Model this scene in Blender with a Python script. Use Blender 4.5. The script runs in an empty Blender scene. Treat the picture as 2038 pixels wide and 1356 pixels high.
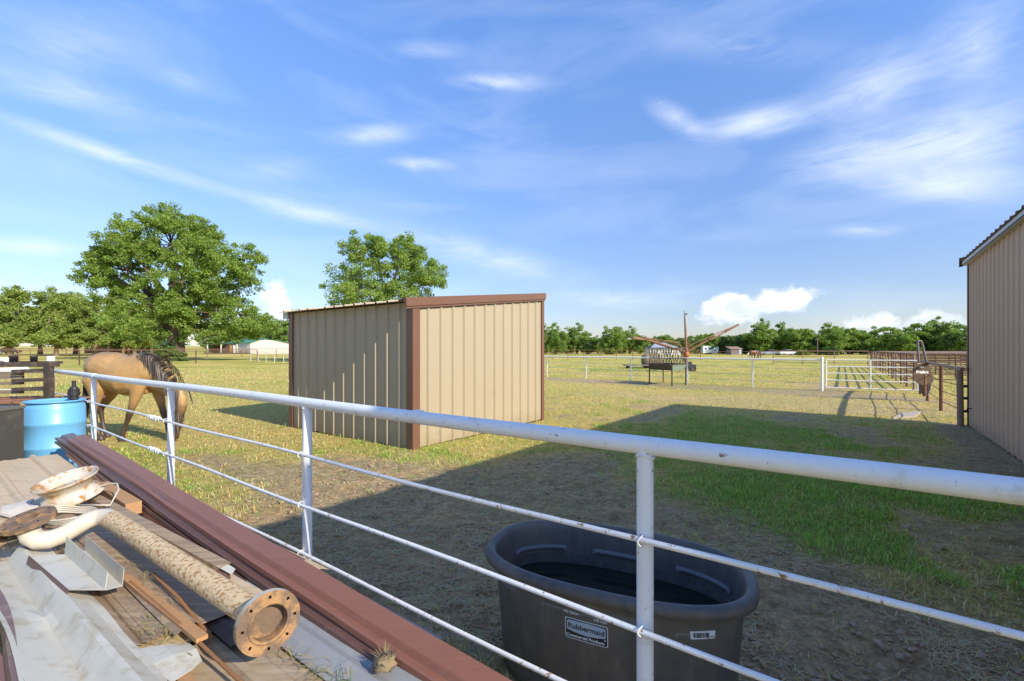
import bpy, bmesh, math, random
import numpy as np
from mathutils import Vector, Matrix, Quaternion

# ------------------------------------------------------------------ camera, sky, sun, exposure
S = bpy.context.scene
C = S.collection
FPX, CX, HY, EYE = 906.0, 1019.0, 697.0, 1.65      # focal length (px of the 2038 px photo), horizon row, eye height
cam_d = bpy.data.cameras.new('camera')
cam_d.sensor_width = 36.0
cam_d.lens = FPX / 2038.0 * 36.0
cam_d.shift_y = (HY - 678.0) / 2038.0
cam_d.clip_start = 0.05
cam_d.clip_end = 9000
cam = bpy.data.objects.new('camera', cam_d)
cam.location = (0, 0, EYE)
cam.rotation_euler = (math.radians(90), 0, 0)
C.objects.link(cam)
S.camera = cam

SUN_AZ = math.atan2(0.778, -0.628)                 # clockwise from +Y
SUN_EL = math.radians(30.0)
sun_vec = Vector((math.sin(SUN_AZ) * math.cos(SUN_EL), math.cos(SUN_AZ) * math.cos(SUN_EL), math.sin(SUN_EL)))
sun_d = bpy.data.lights.new('sun', 'SUN')
sun_d.energy = 2.42
sun_d.angle = math.radians(0.55)
sun_d.color = (1.0, 0.92, 0.78)
sun = bpy.data.objects.new('sun', sun_d)
sun.rotation_euler = (-sun_vec).to_track_quat('-Z', 'Y').to_euler()
sun.location = (30, -30, 40)
C.objects.link(sun)

S.view_settings.view_transform = 'Standard'
S.view_settings.look = 'None'
S.view_settings.exposure = 1.44
S.view_settings.gamma = 1.0
S.view_settings.use_curve_mapping = False
S.cycles.max_bounces = 6
S.cycles.diffuse_bounces = 4
S.cycles.glossy_bounces = 3
S.cycles.transmission_bounces = 4
S.cycles.transparent_max_bounces = 6
S.cycles.use_denoising = True

W = bpy.data.worlds.new('World')
S.world = W
W.use_nodes = True
wt = W.node_tree
wt.nodes.clear()
def wn(t, **k):
    n = wt.nodes.new(t)
    for a, b in k.items(): setattr(n, a, b)
    return n
def wm(op, a, b=None, c=None, clamp=False):
    n = wn('ShaderNodeMath', operation=op, use_clamp=clamp)
    for i, x in enumerate((a, b, c)):
        if x is None: continue
        if isinstance(x, (int, float)): n.inputs[i].default_value = x
        else: wt.links.new(x, n.inputs[i])
    return n.outputs[0]
out = wn('ShaderNodeOutputWorld')
bg = wn('ShaderNodeBackground')
bg.inputs['Strength'].default_value = 0.138
sky = wn('ShaderNodeTexSky', sky_type='NISHITA', sun_disc=False, sun_elevation=SUN_EL, sun_rotation=SUN_AZ)
sky.air_density = 1.0
sky.dust_density = 0.35
sky.ozone_density = 2.0
tc = wn('ShaderNodeTexCoord')
sx = wn('ShaderNodeSeparateXYZ')
wt.links.new(tc.outputs['Generated'], sx.inputs[0])
az = wm('ARCTAN2', sx.outputs[0], sx.outputs[1])
el = wm('ARCSINE', sx.outputs[2])
ae = wn('ShaderNodeCombineXYZ')
wt.links.new(az, ae.inputs[0]); wt.links.new(el, ae.inputs[1])
def pix_ae(x, y):
    X, Z = (x - CX) / FPX, (HY - y) / FPX
    return math.atan2(X, 1.0), math.atan2(Z, math.hypot(X, 1.0))
def blob(x, y, rx, ry, rot, w):
    a0, e0 = pix_ae(x, y)
    m = wn('ShaderNodeMapping', vector_type='TEXTURE')
    m.inputs['Location'].default_value = (a0, e0, 0)
    m.inputs['Rotation'].default_value = (0, 0, math.radians(rot))
    m.inputs['Scale'].default_value = (rx, ry, 1)
    wt.links.new(ae.outputs[0], m.inputs[0])
    g = wn('ShaderNodeTexGradient', gradient_type='QUADRATIC_SPHERE')
    wt.links.new(m.outputs[0], g.inputs[0])
    return wm('MULTIPLY', g.outputs[1], w)
def total(bs):
    s = bs[0]
    for b in bs[1:]: s = wm('ADD', s, b)
    return s
def wnoise(rot, sc, scale, detail, rough, dist):
    m = wn('ShaderNodeMapping')
    m.inputs['Rotation'].default_value = (0, 0, math.radians(rot))
    m.inputs['Scale'].default_value = sc
    wt.links.new(ae.outputs[0], m.inputs[0])
    n = wn('ShaderNodeTexNoise')
    n.inputs['Scale'].default_value = scale
    n.inputs['Detail'].default_value = detail
    n.inputs['Roughness'].default_value = rough
    n.inputs['Distortion'].default_value = dist
    wt.links.new(m.outputs[0], n.inputs['Vector'])
    return n.outputs['Fac']
# cirrus: soft streaks in view plus a thin veil over the whole sky
def wisp(x0, y0, x1, y1, th, w):                    # a streak between two points of the sky
    (a0, e0), (a1, e1) = pix_ae(x0, y0), pix_ae(x1, y1)
    m = wn('ShaderNodeMapping', vector_type='TEXTURE')
    m.inputs['Location'].default_value = ((a0 + a1) / 2, (e0 + e1) / 2, 0)
    m.inputs['Rotation'].default_value = (0, 0, math.atan2(e1 - e0, a1 - a0))
    m.inputs['Scale'].default_value = (math.hypot(a1 - a0, e1 - e0) * .68, th, 1)
    wt.links.new(ae.outputs[0], m.inputs[0])
    g = wn('ShaderNodeTexGradient', gradient_type='QUADRATIC_SPHERE')
    wt.links.new(m.outputs[0], g.inputs[0])
    return wm('MULTIPLY', g.outputs[1], w)
wisps = total([wisp(*q) for q in (
    (1285, 200, 1410, 268, .032, .9), (1370, 262, 1660, 212, .042, 1.15), (1590, 222, 1910, 105, .075, .95), (1840, 140, 2060, 30, .11, .7),
    (1540, 335, 2080, 235, .065, 1.15), (1690, 358, 2080, 372, .042, 1.0), (1780, 300, 2080, 300, .09, .8), (1250, 60, 1750, 90, .05, .3),
    (880, 156, 1095, 163, .023, 1.0), (930, 150, 1010, 168, .016, .4), (630, 272, 850, 258, .030, .85), (690, 285, 760, 255, .02, .3), (760, 318, 915, 330, .020, .7), (800, 310, 840, 345, .02, .35),
    (-60, 210, 440, 375, .022, 1.2), (380, 360, 800, 462, .028, .9), (700, 430, 1200, 565, .055, .7), (-60, 140, 300, 215, .032, .7),
    (-60, 480, 180, 498, .022, 1.2), (760, 92, 940, 98, .022, .5), (1090, 588, 1380, 602, .032, .7), (1640, 460, 1800, 455, .018, .7),
    (-80, 60, 330, 110, .07, .35), (300, 150, 420, 165, .03, .4), (440, 340, 640, 330, .04, .35))])
n1 = wnoise(16, (1.0, 3.2, 1), 3.0, 8, .60, 1.2)
n1b = wnoise(10, (1.0, 3.4, 1), 9.5, 8, .62, 1.6)
n1 = wm('ADD', wm('MULTIPLY', n1, .58), wm('MULTIPLY', n1b, .42))
n2 = wnoise(-22, (1.0, 4.0, 1), 2.3, 6, .55, .6)
veil = wm('MULTIPLY', wm('SUBTRACT', n2, .46, clamp=True), .5)
ci = wm('MULTIPLY', wisps, wm('MULTIPLY_ADD', wm('SUBTRACT', n1, .36, clamp=True), 3.0, .10))
ci = wm('MULTIPLY', wm('SUBTRACT', 1.0, wm('POWER', 2.718, wm('MULTIPLY', wm('ADD', ci, veil), -1.7))), .80, clamp=True)
# low cumulus heads along the horizon
cub = total([blob(552, 590, .075, .060, 0, 1.2), blob(600, 640, .10, .05, 0, 1.0), blob(1490, 612, .16, .056, 2, 1.0), blob(1560, 588, .08, .040, 0, .9), blob(1450, 598, .06, .035, 0, .7),
             blob(1430, 622, .12, .040, 0, .9), blob(1600, 592, .05, .03, 0, .8),
             blob(1760, 640, .12, .042, 0, 1.0), blob(1885, 645, .07, .045, 0, 1.0), blob(1650, 668, .30, .03, 0, .5),
             blob(1230, 668, .3, .035, 0, .5)])
n3 = wnoise(0, (1, 1.25, 1), 26, 6, .55, .3)
cu = wm('MULTIPLY', wm('SUBTRACT', wm('ADD', cub, wm('MULTIPLY', wm('SUBTRACT', n3, .5), 1.9)), .36, clamp=True), 2.6, clamp=True)
cu = wm('MULTIPLY', cu, wm('MULTIPLY', cub, 3, clamp=True), clamp=True)
hor = wm('MULTIPLY_ADD', wm('MULTIPLY', wm('ABSOLUTE', el), 1.6, clamp=True), .50, .40)   # air near the horizon a little deeper
tint = wn('ShaderNodeMix', data_type='RGBA', blend_type='MULTIPLY')
tint.inputs['Factor'].default_value = 1.0
wt.links.new(sky.outputs[0], tint.inputs['A'])
tz = wn('ShaderNodeMix', data_type='RGBA')
wt.links.new(wm('MULTIPLY', wm('ABSOLUTE', el), 1.7, clamp=True), tz.inputs['Factor'])
tz.inputs['A'].default_value = (0.80, 0.77, 0.91, 1); tz.inputs['B'].default_value = (0.60, 0.745, 0.97, 1)
wt.links.new(tz.outputs['Result'], tint.inputs['B'])
mix1 = wn('ShaderNodeMix', data_type='RGBA')
wt.links.new(ci, mix1.inputs['Factor'])
hm = wn('ShaderNodeVectorMath', operation='SCALE')
wt.links.new(tint.outputs['Result'], hm.inputs[0]); wt.links.new(hor, hm.inputs['Scale'])
wt.links.new(hm.outputs[0], mix1.inputs['A'])
mix1.inputs['B'].default_value = (3.0, 3.2, 3.55, 1)
mix2 = wn('ShaderNodeMix', data_type='RGBA')
wt.links.new(cu, mix2.inputs['Factor'])
wt.links.new(mix1.outputs['Result'], mix2.inputs['A'])
cc_ = wn('ShaderNodeMix', data_type='RGBA')
wt.links.new(wm('MULTIPLY', wm('SUBTRACT', wnoise(0, (1, 1.3, 1), 15, 6, .6, .4), .36, clamp=True), 3.2, clamp=True), cc_.inputs['Factor'])
cc_.inputs['A'].default_value = (2.3, 2.55, 2.95, 1); cc_.inputs['B'].default_value = (3.35, 3.45, 3.6, 1)
wt.links.new(cc_.outputs['Result'], mix2.inputs['B'])
wt.links.new(mix2.outputs['Result'], bg.inputs['Color'])
wt.links.new(bg.outputs[0], out.inputs['Surface'])
W.cycles.sampling_method = 'MANUAL'
W.cycles.sample_map_resolution = 512

# ------------------------------------------------------------------ frame of the place
UX = Vector((-.8095, .587, 0)).normalized()         # along the white pipe fence, to the far left
VX = Vector((.587, .8095, 0)).normalized()          # along the barn wall, away from the viewer
def PA(a, b, z):                                    # a: along the fence (to the right), b: beyond (+) or this side (-) of it
    p = VX * (1.63 + b) - UX * a
    return Vector((p.x, p.y, z))
def P(x, y, z=0.0):                                 # the point at height z that is seen at photo pixel x, y
    Y = FPX * (EYE - z) / (y - HY)
    return Vector(((x - CX) / FPX * Y, Y, z))
def PD(x, y, Y):                                    # the point at distance Y seen at photo pixel x, y
    return Vector(((x - CX) / FPX * Y, Y, EYE + (HY - y) * Y / FPX))

# ------------------------------------------------------------------ noise for shaping the ground in code
def _h(ix, iy, seed):
    n = (ix.astype(np.int64) * 374761393 + iy.astype(np.int64) * 668265263 + seed * 144665) & 0xffffffff
    n = ((n ^ (n >> 13)) * 1274126177) & 0xffffffff
    return ((n ^ (n >> 16)) & 0xffff) / 65535.0
def vnoise(x, y, seed=0):
    x = np.asarray(x, float); y = np.asarray(y, float)
    ix, iy = np.floor(x), np.floor(y)
    fx, fy = x - ix, y - iy
    fx = fx * fx * (3 - 2 * fx); fy = fy * fy * (3 - 2 * fy)
    a, b, c, d = _h(ix, iy, seed), _h(ix + 1, iy, seed), _h(ix, iy + 1, seed), _h(ix + 1, iy + 1, seed)
    return (a * (1 - fx) + b * fx) * (1 - fy) + (c * (1 - fx) + d * fx) * fy
def fbm(x, y, o=4, seed=0):
    s, w, t = 0, .5, 0
    for i in range(o):
        s = s + w * vnoise(x * 2 ** i + 17 * i, y * 2 ** i - 9 * i, seed + i); t += w; w *= .55
    return s / t
def sstep(e0, e1, x):
    t = np.clip((np.asarray(x, float) - e0) / (e1 - e0), 0, 1)
    return t * t * (3 - 2 * t)
def ell(x, y, cx, cy, rx, ry, ang=0):
    c, s = math.cos(ang), math.sin(ang)
    dx, dy = x - cx, y - cy
    return np.exp(-(((dx * c + dy * s) / rx) ** 2 + ((-dx * s + dy * c) / ry) ** 2))

# ------------------------------------------------------------------ mesh helpers
class MB:
    def __init__(s): s.v, s.f, s.sm, s.mi = [], [], [], []
    def add(s, vs, fs, smooth=False, mi=0):
        o = len(s.v)
        s.v += [tuple(p) for p in vs]
        for f in fs:
            s.f.append(tuple(i + o for i in f)); s.sm.append(smooth); s.mi.append(mi)
        return s
    def par(s, o, a, b, c, mi=0):                    # parallelepiped from a corner and three edges
        o, a, b, c = Vector(o), Vector(a), Vector(b), Vector(c)
        vs = [o, o + a, o + a + b, o + b, o + c, o + a + c, o + a + b + c, o + b + c]
        fs = [(0, 3, 2, 1), (4, 5, 6, 7), (0, 1, 5, 4), (1, 2, 6, 5), (2, 3, 7, 6), (3, 0, 4, 7)]
        if a.cross(b).dot(c) < 0: fs = [f[::-1] for f in fs]
        return s.add(vs, fs, False, mi)
    def box(s, c, sz, rot=None, mi=0):
        c = Vector(c); R = rot or Matrix.Identity(3)
        ax, ay, az_ = R @ Vector((sz[0], 0, 0)), R @ Vector((0, sz[1], 0)), R @ Vector((0, 0, sz[2]))
        return s.par(c - (ax + ay + az_) / 2, ax, ay, az_, mi)
    def loft(s, rings, cap=True, smooth=True, mi=0, closed=True):
        n = len(rings[0]); vs = [p for r in rings for p in r]; fs = []
        for i in range(len(rings) - 1):
            for j in range(n if closed else n - 1):
                k = (j + 1) % n
                fs.append((i * n + j, i * n + k, (i + 1) * n + k, (i + 1) * n + j))
        s.add(vs, fs, smooth, mi)
        if cap:
            s.add(rings[0], [tuple(range(n))[::-1]], False, mi); s.add(rings[-1], [tuple(range(n))], False, mi)
        return s
    def tube(s, path, r, n=10, cap=True, mi=0, flat=1.0):
        path = [Vector(p) for p in path]; rings = []
        up = None
        for i, p in enumerate(path):
            d = (path[min(i + 1, len(path) - 1)] - path[max(i - 1, 0)]).normalized()
            if up is None:
                up = Vector((0, 0, 1)) if abs(d.z) < .9 else Vector((1, 0, 0))
            x = d.cross(up).normalized(); y = x.cross(d).normalized(); up = y
            rr = r[i] if isinstance(r, (list, tuple)) else r
            rings.append([p + x * (rr * math.cos(2 * math.pi * k / n)) + y * (rr * flat * math.sin(2 * math.pi * k / n)) for k in range(n)])
        return s.loft(rings, cap, True, mi)
    def lathe(s, prof, n=24, M=None, mi=0, smooth=True, cap=False):
        M = M or Matrix.Identity(4); rings = []
        for r, z in prof:
            rings.append([M @ Vector((r * math.cos(2 * math.pi * k / n), r * math.sin(2 * math.pi * k / n), z)) for k in range(n)])
        return s.loft(rings, cap, smooth, mi)
    def slab(s, rows, th, nrm=(0, 0, 1), smooth=False, mi=0):   # sheet from a grid of points, with thickness
        R, Cn = len(rows), len(rows[0]); nrm = Vector(nrm) * th
        top = [Vector(p) for r in rows for p in r]; bot = [p - nrm for p in top]; N = R * Cn
        fs = []
        for i in range(R - 1):
            for j in range(Cn - 1):
                q = (i * Cn + j, i * Cn + j + 1, (i + 1) * Cn + j + 1, (i + 1) * Cn + j)
                fs.append(q); fs.append(tuple(N + k for k in q[::-1]))
        def side(a, b): fs.append((a, a + N, b + N, b))
        for j in range(Cn - 1):
            side(j, j + 1); side((R - 1) * Cn + j + 1, (R - 1) * Cn + j)
        for i in range(R - 1):
            side((i + 1) * Cn, i * Cn); side(i * Cn + Cn - 1, (i + 1) * Cn + Cn - 1)
        return s.add(top + bot, fs, smooth, mi)
    def mesh(s, name, mats):
        me = bpy.data.meshes.new(name)
        me.from_pydata(s.v, [], s.f)
        me.polygons.foreach_set('use_smooth', s.sm)
        if not isinstance(mats, (list, tuple)): mats = [mats]
        for m in mats: me.materials.append(m)
        if len(mats) > 1: me.polygons.foreach_set('material_index', s.mi)
        me.update()
        return me
    def build(s, name, mats, parent=None):
        return put(name, s.mesh(name, mats), parent)
def put(name, data, parent=None, loc=None, rot=None, scale=None):
    o = bpy.data.objects.new(name, data)
    C.objects.link(o)
    if parent is not None: o.parent = parent
    if loc is not None: o.location = loc
    if rot is not None: o.rotation_euler = rot
    if scale is not None: o.scale = scale
    return o
def tag(o, label=None, cat=None, group=None, kind=None):
    if label: o['label'] = label
    if cat: o['category'] = cat
    if group: o['group'] = group
    if kind: o['kind'] = kind
    return o
def thing(name, label, cat, group=None, loc=(0, 0, 0), rotz=0):
    return tag(put(name, None, None, loc, (0, 0, rotz)), label, cat, group)
def frame_of(d, up=(0, 0, 1)):                     # rotation with local X along d
    x = Vector(d).normalized(); z = Vector(up); y = z.cross(x).normalized(); z = x.cross(y)
    return Matrix((x, y, z)).transposed()
def axis_matrix(p, d):                             # 4x4 with local Z along d
    return Matrix.Translation(Vector(p)) @ Vector(d).normalized().to_track_quat('Z', 'Y').to_matrix().to_4x4()
def np_mesh(name, verts, faces_n, mat, cols=None):  # faces_n: (N, k) index array
    me = bpy.data.meshes.new(name)
    nv, nf, k = len(verts), len(faces_n), faces_n.shape[1]
    me.vertices.add(nv); me.vertices.foreach_set('co', np.asarray(verts, np.float32).ravel())
    me.loops.add(nf * k); me.loops.foreach_set('vertex_index', np.asarray(faces_n, np.int32).ravel())
    me.polygons.add(nf); me.polygons.foreach_set('loop_start', np.arange(0, nf * k, k, dtype=np.int32))
    me.update(calc_edges=True)
    if cols is not None:
        at = me.color_attributes.new('tone', 'FLOAT_COLOR', 'POINT')
        at.data.foreach_set('color', np.asarray(cols, np.float32).ravel())
    me.materials.append(mat)
    return me
def text_mesh(txt, size, bold=0.0):
    cu = bpy.data.curves.new('lettering', 'FONT')
    cu.body = txt; cu.size = size; cu.align_x = 'CENTER'; cu.align_y = 'CENTER'; cu.offset = bold; cu.resolution_u = 3
    o = bpy.data.objects.new('lettering', cu); C.objects.link(o)
    dg = bpy.context.evaluated_depsgraph_get()
    me = bpy.data.meshes.new_from_object(o.evaluated_get(dg))
    bpy.data.objects.remove(o); bpy.data.curves.remove(cu)
    return me

# ------------------------------------------------------------------ materials
def lin(r, g, b):
    f = lambda c: (c / 255 / 12.92) if c / 255 <= .04045 else ((c / 255 + .055) / 1.055) ** 2.4
    return (f(r), f(g), f(b), 1)
class NT:
    def __init__(s, name):
        s.m = bpy.data.materials.new(name); s.m.use_nodes = True
        s.t = s.m.node_tree; s.b = s.t.nodes['Principled BSDF']
        s.co = s.t.nodes.new('ShaderNodeTexCoord')
    def n(s, t, **k):
        o = s.t.nodes.new(t)
        for a, b in k.items(): setattr(o, a, b)
        return o
    def l(s, a, b): s.t.links.new(a, b)
    def vec(s, scale=(1, 1, 1), rot=(0, 0, 0), src='Object'):
        m = s.n('ShaderNodeMapping'); m.inputs['Scale'].default_value = scale; m.inputs['Rotation'].default_value = rot
        s.l(s.co.outputs[src], m.inputs[0]); return m.outputs[0]
    def noise(s, scale, detail=4, rough=.55, vec=None, dist=0.0):
        o = s.n('ShaderNodeTexNoise'); o.inputs['Scale'].default_value = scale; o.inputs['Detail'].default_value = detail
        o.inputs['Roughness'].default_value = rough; o.inputs['Distortion'].default_value = dist
        s.l(vec if vec is not None else s.co.outputs['Object'], o.inputs['Vector']); return o.outputs['Fac']
    def math(s, op, a, b=0.0, clamp=False):
        o = s.n('ShaderNodeMath', operation=op, use_clamp=clamp)
        for i, x in enumerate((a, b)):
            if isinstance(x, (int, float)): o.inputs[i].default_value = x
            else: s.l(x, o.inputs[i])
        return o.outputs[0]
    def ramp(s, x, lo, hi):
        o = s.n('ShaderNodeMapRange', interpolation_type='SMOOTHSTEP'); o.inputs['From Min'].default_value = lo; o.inputs['From Max'].default_value = hi
        s.l(x, o.inputs['Value']); return o.outputs['Result']
    def mix(s, fac, a, b, bt='MIX'):
        o = s.n('ShaderNodeMix', data_type='RGBA', blend_type=bt)
        for k, x in (('Factor', fac), ('A', a), ('B', b)):
            if isinstance(x, (int, float)): o.inputs[k].default_value = x
            elif isinstance(x, tuple): o.inputs[k].default_value = x if len(x) == 4 else (*x, 1)
            else: s.l(x, o.inputs[k])
        return o.outputs['Result']
    def bump(s, h, strength=.3, dist=.01):
        o = s.n('ShaderNodeBump'); o.inputs['Strength'].default_value = strength; o.inputs['Distance'].default_value = dist
        s.l(h, o.inputs['Height']); s.l(o.outputs[0], s.b.inputs['Normal'])
    def done(s, col, rough=.6, metal=0.0, spec=None):
        if isinstance(col, tuple): s.b.inputs['Base Color'].default_value = col if len(col) == 4 else (*col, 1)
        else: s.l(col, s.b.inputs['Base Color'])
        if isinstance(rough, (int, float)): s.b.inputs['Roughness'].default_value = rough
        else: s.l(rough, s.b.inputs['Roughness'])
        s.b.inputs['Metallic'].default_value = metal
        if spec is not None: s.b.inputs['Specular IOR Level'].default_value = spec
        return s.m
def surf(name, col, rough=.55, var=.12, vs=3.0, metal=0.0, rust=None, dirt=None, streak=None, bump=.0, bs=60, spec=None, rot=(0, 0, 0), splash=None):
    """colour with blotches; rust = (low, high, scale, colour); dirt = the same; streak = stretch of the blotches in object space"""
    t = NT(name)
    v = t.vec(streak, rot) if streak else None
    n = t.noise(vs, 5, .6, v)
    c = t.mix(n, tuple(x * (1 - var) for x in col[:3]), tuple(min(1, x * (1 + var)) for x in col[:3]))
    fine = t.noise(vs * 14, 3, .6, v)
    c = t.mix(t.ramp(fine, .25, .75), t.mix(1.0, c, (1 - var * .5,) * 3, 'MULTIPLY'), c)
    r = rough
    if dirt:
        d = t.ramp(t.noise(dirt[2], 7, .65, v if rot[2] else None), dirt[0], dirt[1]); c = t.mix(d, c, dirt[3])
    if splash:                                       # mud thrown up along the foot of a wall
        sz = t.n('ShaderNodeSeparateXYZ'); t.l(t.co.outputs['Object'], sz.inputs[0])
        hgt = t.math('ADD', sz.outputs[2], t.math('MULTIPLY', t.noise(5.5, 6, .7), .62))
        c = t.mix(t.math('MULTIPLY', t.ramp(hgt, .62, .28), .75), c, splash)
    if rust:
        d = t.ramp(t.noise(rust[2], 8, .68, v), rust[0], rust[1]); c = t.mix(d, c, rust[3])
        r = t.n('ShaderNodeMapRange'); r.inputs['To Min'].default_value = rough; r.inputs['To Max'].default_value = .9
        t.l(d, r.inputs['Value']); r = r.outputs['Result']
    if bump: t.bump(t.noise(bs, 5, .6, v), bump, .01)
    return t.done(c, r, metal, spec)
RUST = (.23, .085, .028)
M = {}
M['fence_white'] = surf('white pipe paint', (.74, .75, .76), .42, .07, 5, rust=(.625, .68, 30, (.17, .105, .06)), dirt=(.56, .80, 9, (.50, .47, .40)), bump=.08, bs=90)
M['rod_white'] = surf('white rod paint with rust', (.70, .70, .70), .5, .08, 6, rust=(.575, .65, 34, (.25, .115, .045)), dirt=(.56, .8, 9, (.46, .42, .34)), bump=.12, bs=90)
M['far_white'] = surf('plain white paint', (.84, .83, .78), .5, .06, 4)
M['galv'] = surf('galvanised pipe', (.52, .54, .55), .42, .10, 6, metal=.55)
M['rusty'] = surf('rusted pipe', (.20, .095, .055), .8, .30, 5, dirt=(.5, .75, 9, (.30, .17, .10)), bump=.2)
M['rusty_pale'] = surf('pale rusted pipe', (.33, .21, .15), .8, .22, 5, dirt=(.5, .75, 9, (.22, .11, .07)), bump=.2)
M['walker'] = surf('faded orange steel', (.27, .135, .075), .7, .25, 6, rust=(.52, .66, 8, (.15, .065, .04)))
M['walker_red'] = surf('orange red hub paint', (.48, .12, .04), .6, .2, 6)
M['cream'] = surf('cream steel sheet', (.385, .315, .208), .42, .04, 1.2, dirt=(.58, .92, 2.2, (.33, .26, .16)), streak=(1, 1, .25), spec=.35, splash=(.30, .23, .14))
M['tan'] = surf('tan steel sheet', (.60, .41, .275), .42, .03, 1.2, dirt=(.6, .95, 1.6, (.50, .33, .21)), streak=(1, 1, .25), spec=.35, splash=(.38, .29, .19))
M['brown_trim'] = surf('brown steel trim', (.172, .086, .051), .40, .08, 2.0, spec=.4)
M['dark_trim'] = surf('dark brown steel trim', (.085, .045, .035), .45, .08, 2)
M['grey_trim'] = surf('pale grey steel trim', (.52, .55, .58), .4, .05, 2)
M['roof_brown'] = surf('brown roof sheet', (.14, .055, .04), .45, .08, 2)
M['roof_green'] = surf('green roof sheet', (.07, .25, .14), .5, .08, .4)
M['screw'] = surf('screw head', (.62, .55, .45), .35, .1, 30, metal=.3)
M['soilclod'] = surf('soil clod', (.40, .285, .175), .95, .3, 20, bump=.6, bs=80)
M['tank'] = None
M['wood'] = surf('sawn timber', (.42, .23, .10), .75, .22, 9, streak=(1, 8, 8), bump=.2)
M['wood_grey'] = surf('weathered timber', (.22, .17, .12), .85, .3, 8, streak=(1, 7, 7), bump=.3)
M['dark_plastic'] = surf('dark dusty panel', (.06, .055, .045), .7, .3, 3, dirt=(.5, .75, 4, (.15, .125, .095)))
M['black'] = surf('black plastic', (.022, .022, .024), .5, .2, 10)
M['rubber'] = surf('tyre rubber', (.02, .02, .02), .85, .2, 10)
M['glass'] = surf('dark window glass', (.02, .025, .03), .08, .1, 2, spec=.8)
M['carwhite'] = surf('white car paint', (.72, .73, .74), .25, .03, 1)
M['cardark'] = surf('dark car paint', (.03, .035, .045), .2, .1, 1)
M['carsilver'] = surf('silver car paint', (.42, .44, .46), .25, .05, 1, metal=.3)
M['house_wall'] = surf('house brick', (.30, .17, .11), .85, .2, 2)
M['metalwall'] = surf('off white metal wall', (.74, .70, .62), .5, .03, .5)
M['shade_wood'] = surf('porch timber', (.10, .07, .05), .8, .2, 3)
M['straw'] = surf('dry straw', (.50, .39, .17), .85, .25, 30)
M['hay'] = surf('weathered hay', (.26, .195, .11), .95, .4, 5, bump=.9, bs=40)
M['concrete'] = surf('pale concrete', (.42, .36, .28), .9, .12, 8, bump=.2)
M['trunk'] = surf('bark', (.115, .085, .06), .95, .35, 3, streak=(1, 1, .25), bump=.8, bs=14)
M['trunk_pine'] = surf('pine bark', (.20, .145, .10), .95, .3, 3, streak=(1, 1, .25), bump=.8, bs=14)

def leaf_mat(name, dark, light, yellow, trans=.35, sc=.35):
    t = NT(name)
    at = t.n('ShaderNodeAttribute', attribute_name='tone')
    sp = t.n('ShaderNodeSeparateColor'); t.l(at.outputs['Color'], sp.inputs[0])
    c = t.mix(sp.outputs[0], dark, light)
    c = t.mix(t.math('MULTIPLY', sp.outputs[1], .8), c, yellow)
    t.done(c, .55, 0, .25)
    tr = t.n('ShaderNodeBsdfTranslucent'); t.l(t.mix(1.0, c, (1.25, 1.35, .55), 'MULTIPLY'), tr.inputs['Color'])
    mx = t.n('ShaderNodeMixShader'); mx.inputs[0].default_value = trans
    t.l(t.b.outputs[0], mx.inputs[1]); t.l(tr.outputs[0], mx.inputs[2])
    t.l(mx.outputs[0], t.t.nodes['Material Output'].inputs['Surface'])
    return t.m
M['leaf_oak'] = leaf_mat('broad leaf foliage', (.150, .235, .045), (.280, .395, .085), (.39, .41, .10), .42)
M['leaf_light'] = leaf_mat('bright leaf foliage', (.160, .250, .060), (.300, .415, .095), (.40, .43, .11), .42)
M['leaf_pine'] = leaf_mat('yellow green needle foliage', (.175, .245, .055), (.320, .400, .092), (.45, .41, .12), .38)
M['leaf_far'] = leaf_mat('tree line foliage', (.140, .225, .052), (.270, .385, .085), (.35, .40, .10), .4)
M['leaf_dark'] = leaf_mat('dark tree line foliage', (.070, .130, .040), (.150, .235, .058), (.18, .25, .06), .25)
# ------------------------------------------------------------------ put children under an Empty without moving them
_put0 = put
def put(name, data, parent=None, loc=None, rot=None, scale=None):
    o = _put0(name, data, parent, loc, rot, scale)
    if parent is not None and parent.type == 'EMPTY':
        o.matrix_parent_inverse = parent.matrix_basis.inverted()
    return o
def copy_tree(o, parent=None):
    c = o.copy(); C.objects.link(c)
    if parent is not None: c.parent = parent
    for ch in o.children: copy_tree(ch, c)
    return c

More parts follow.
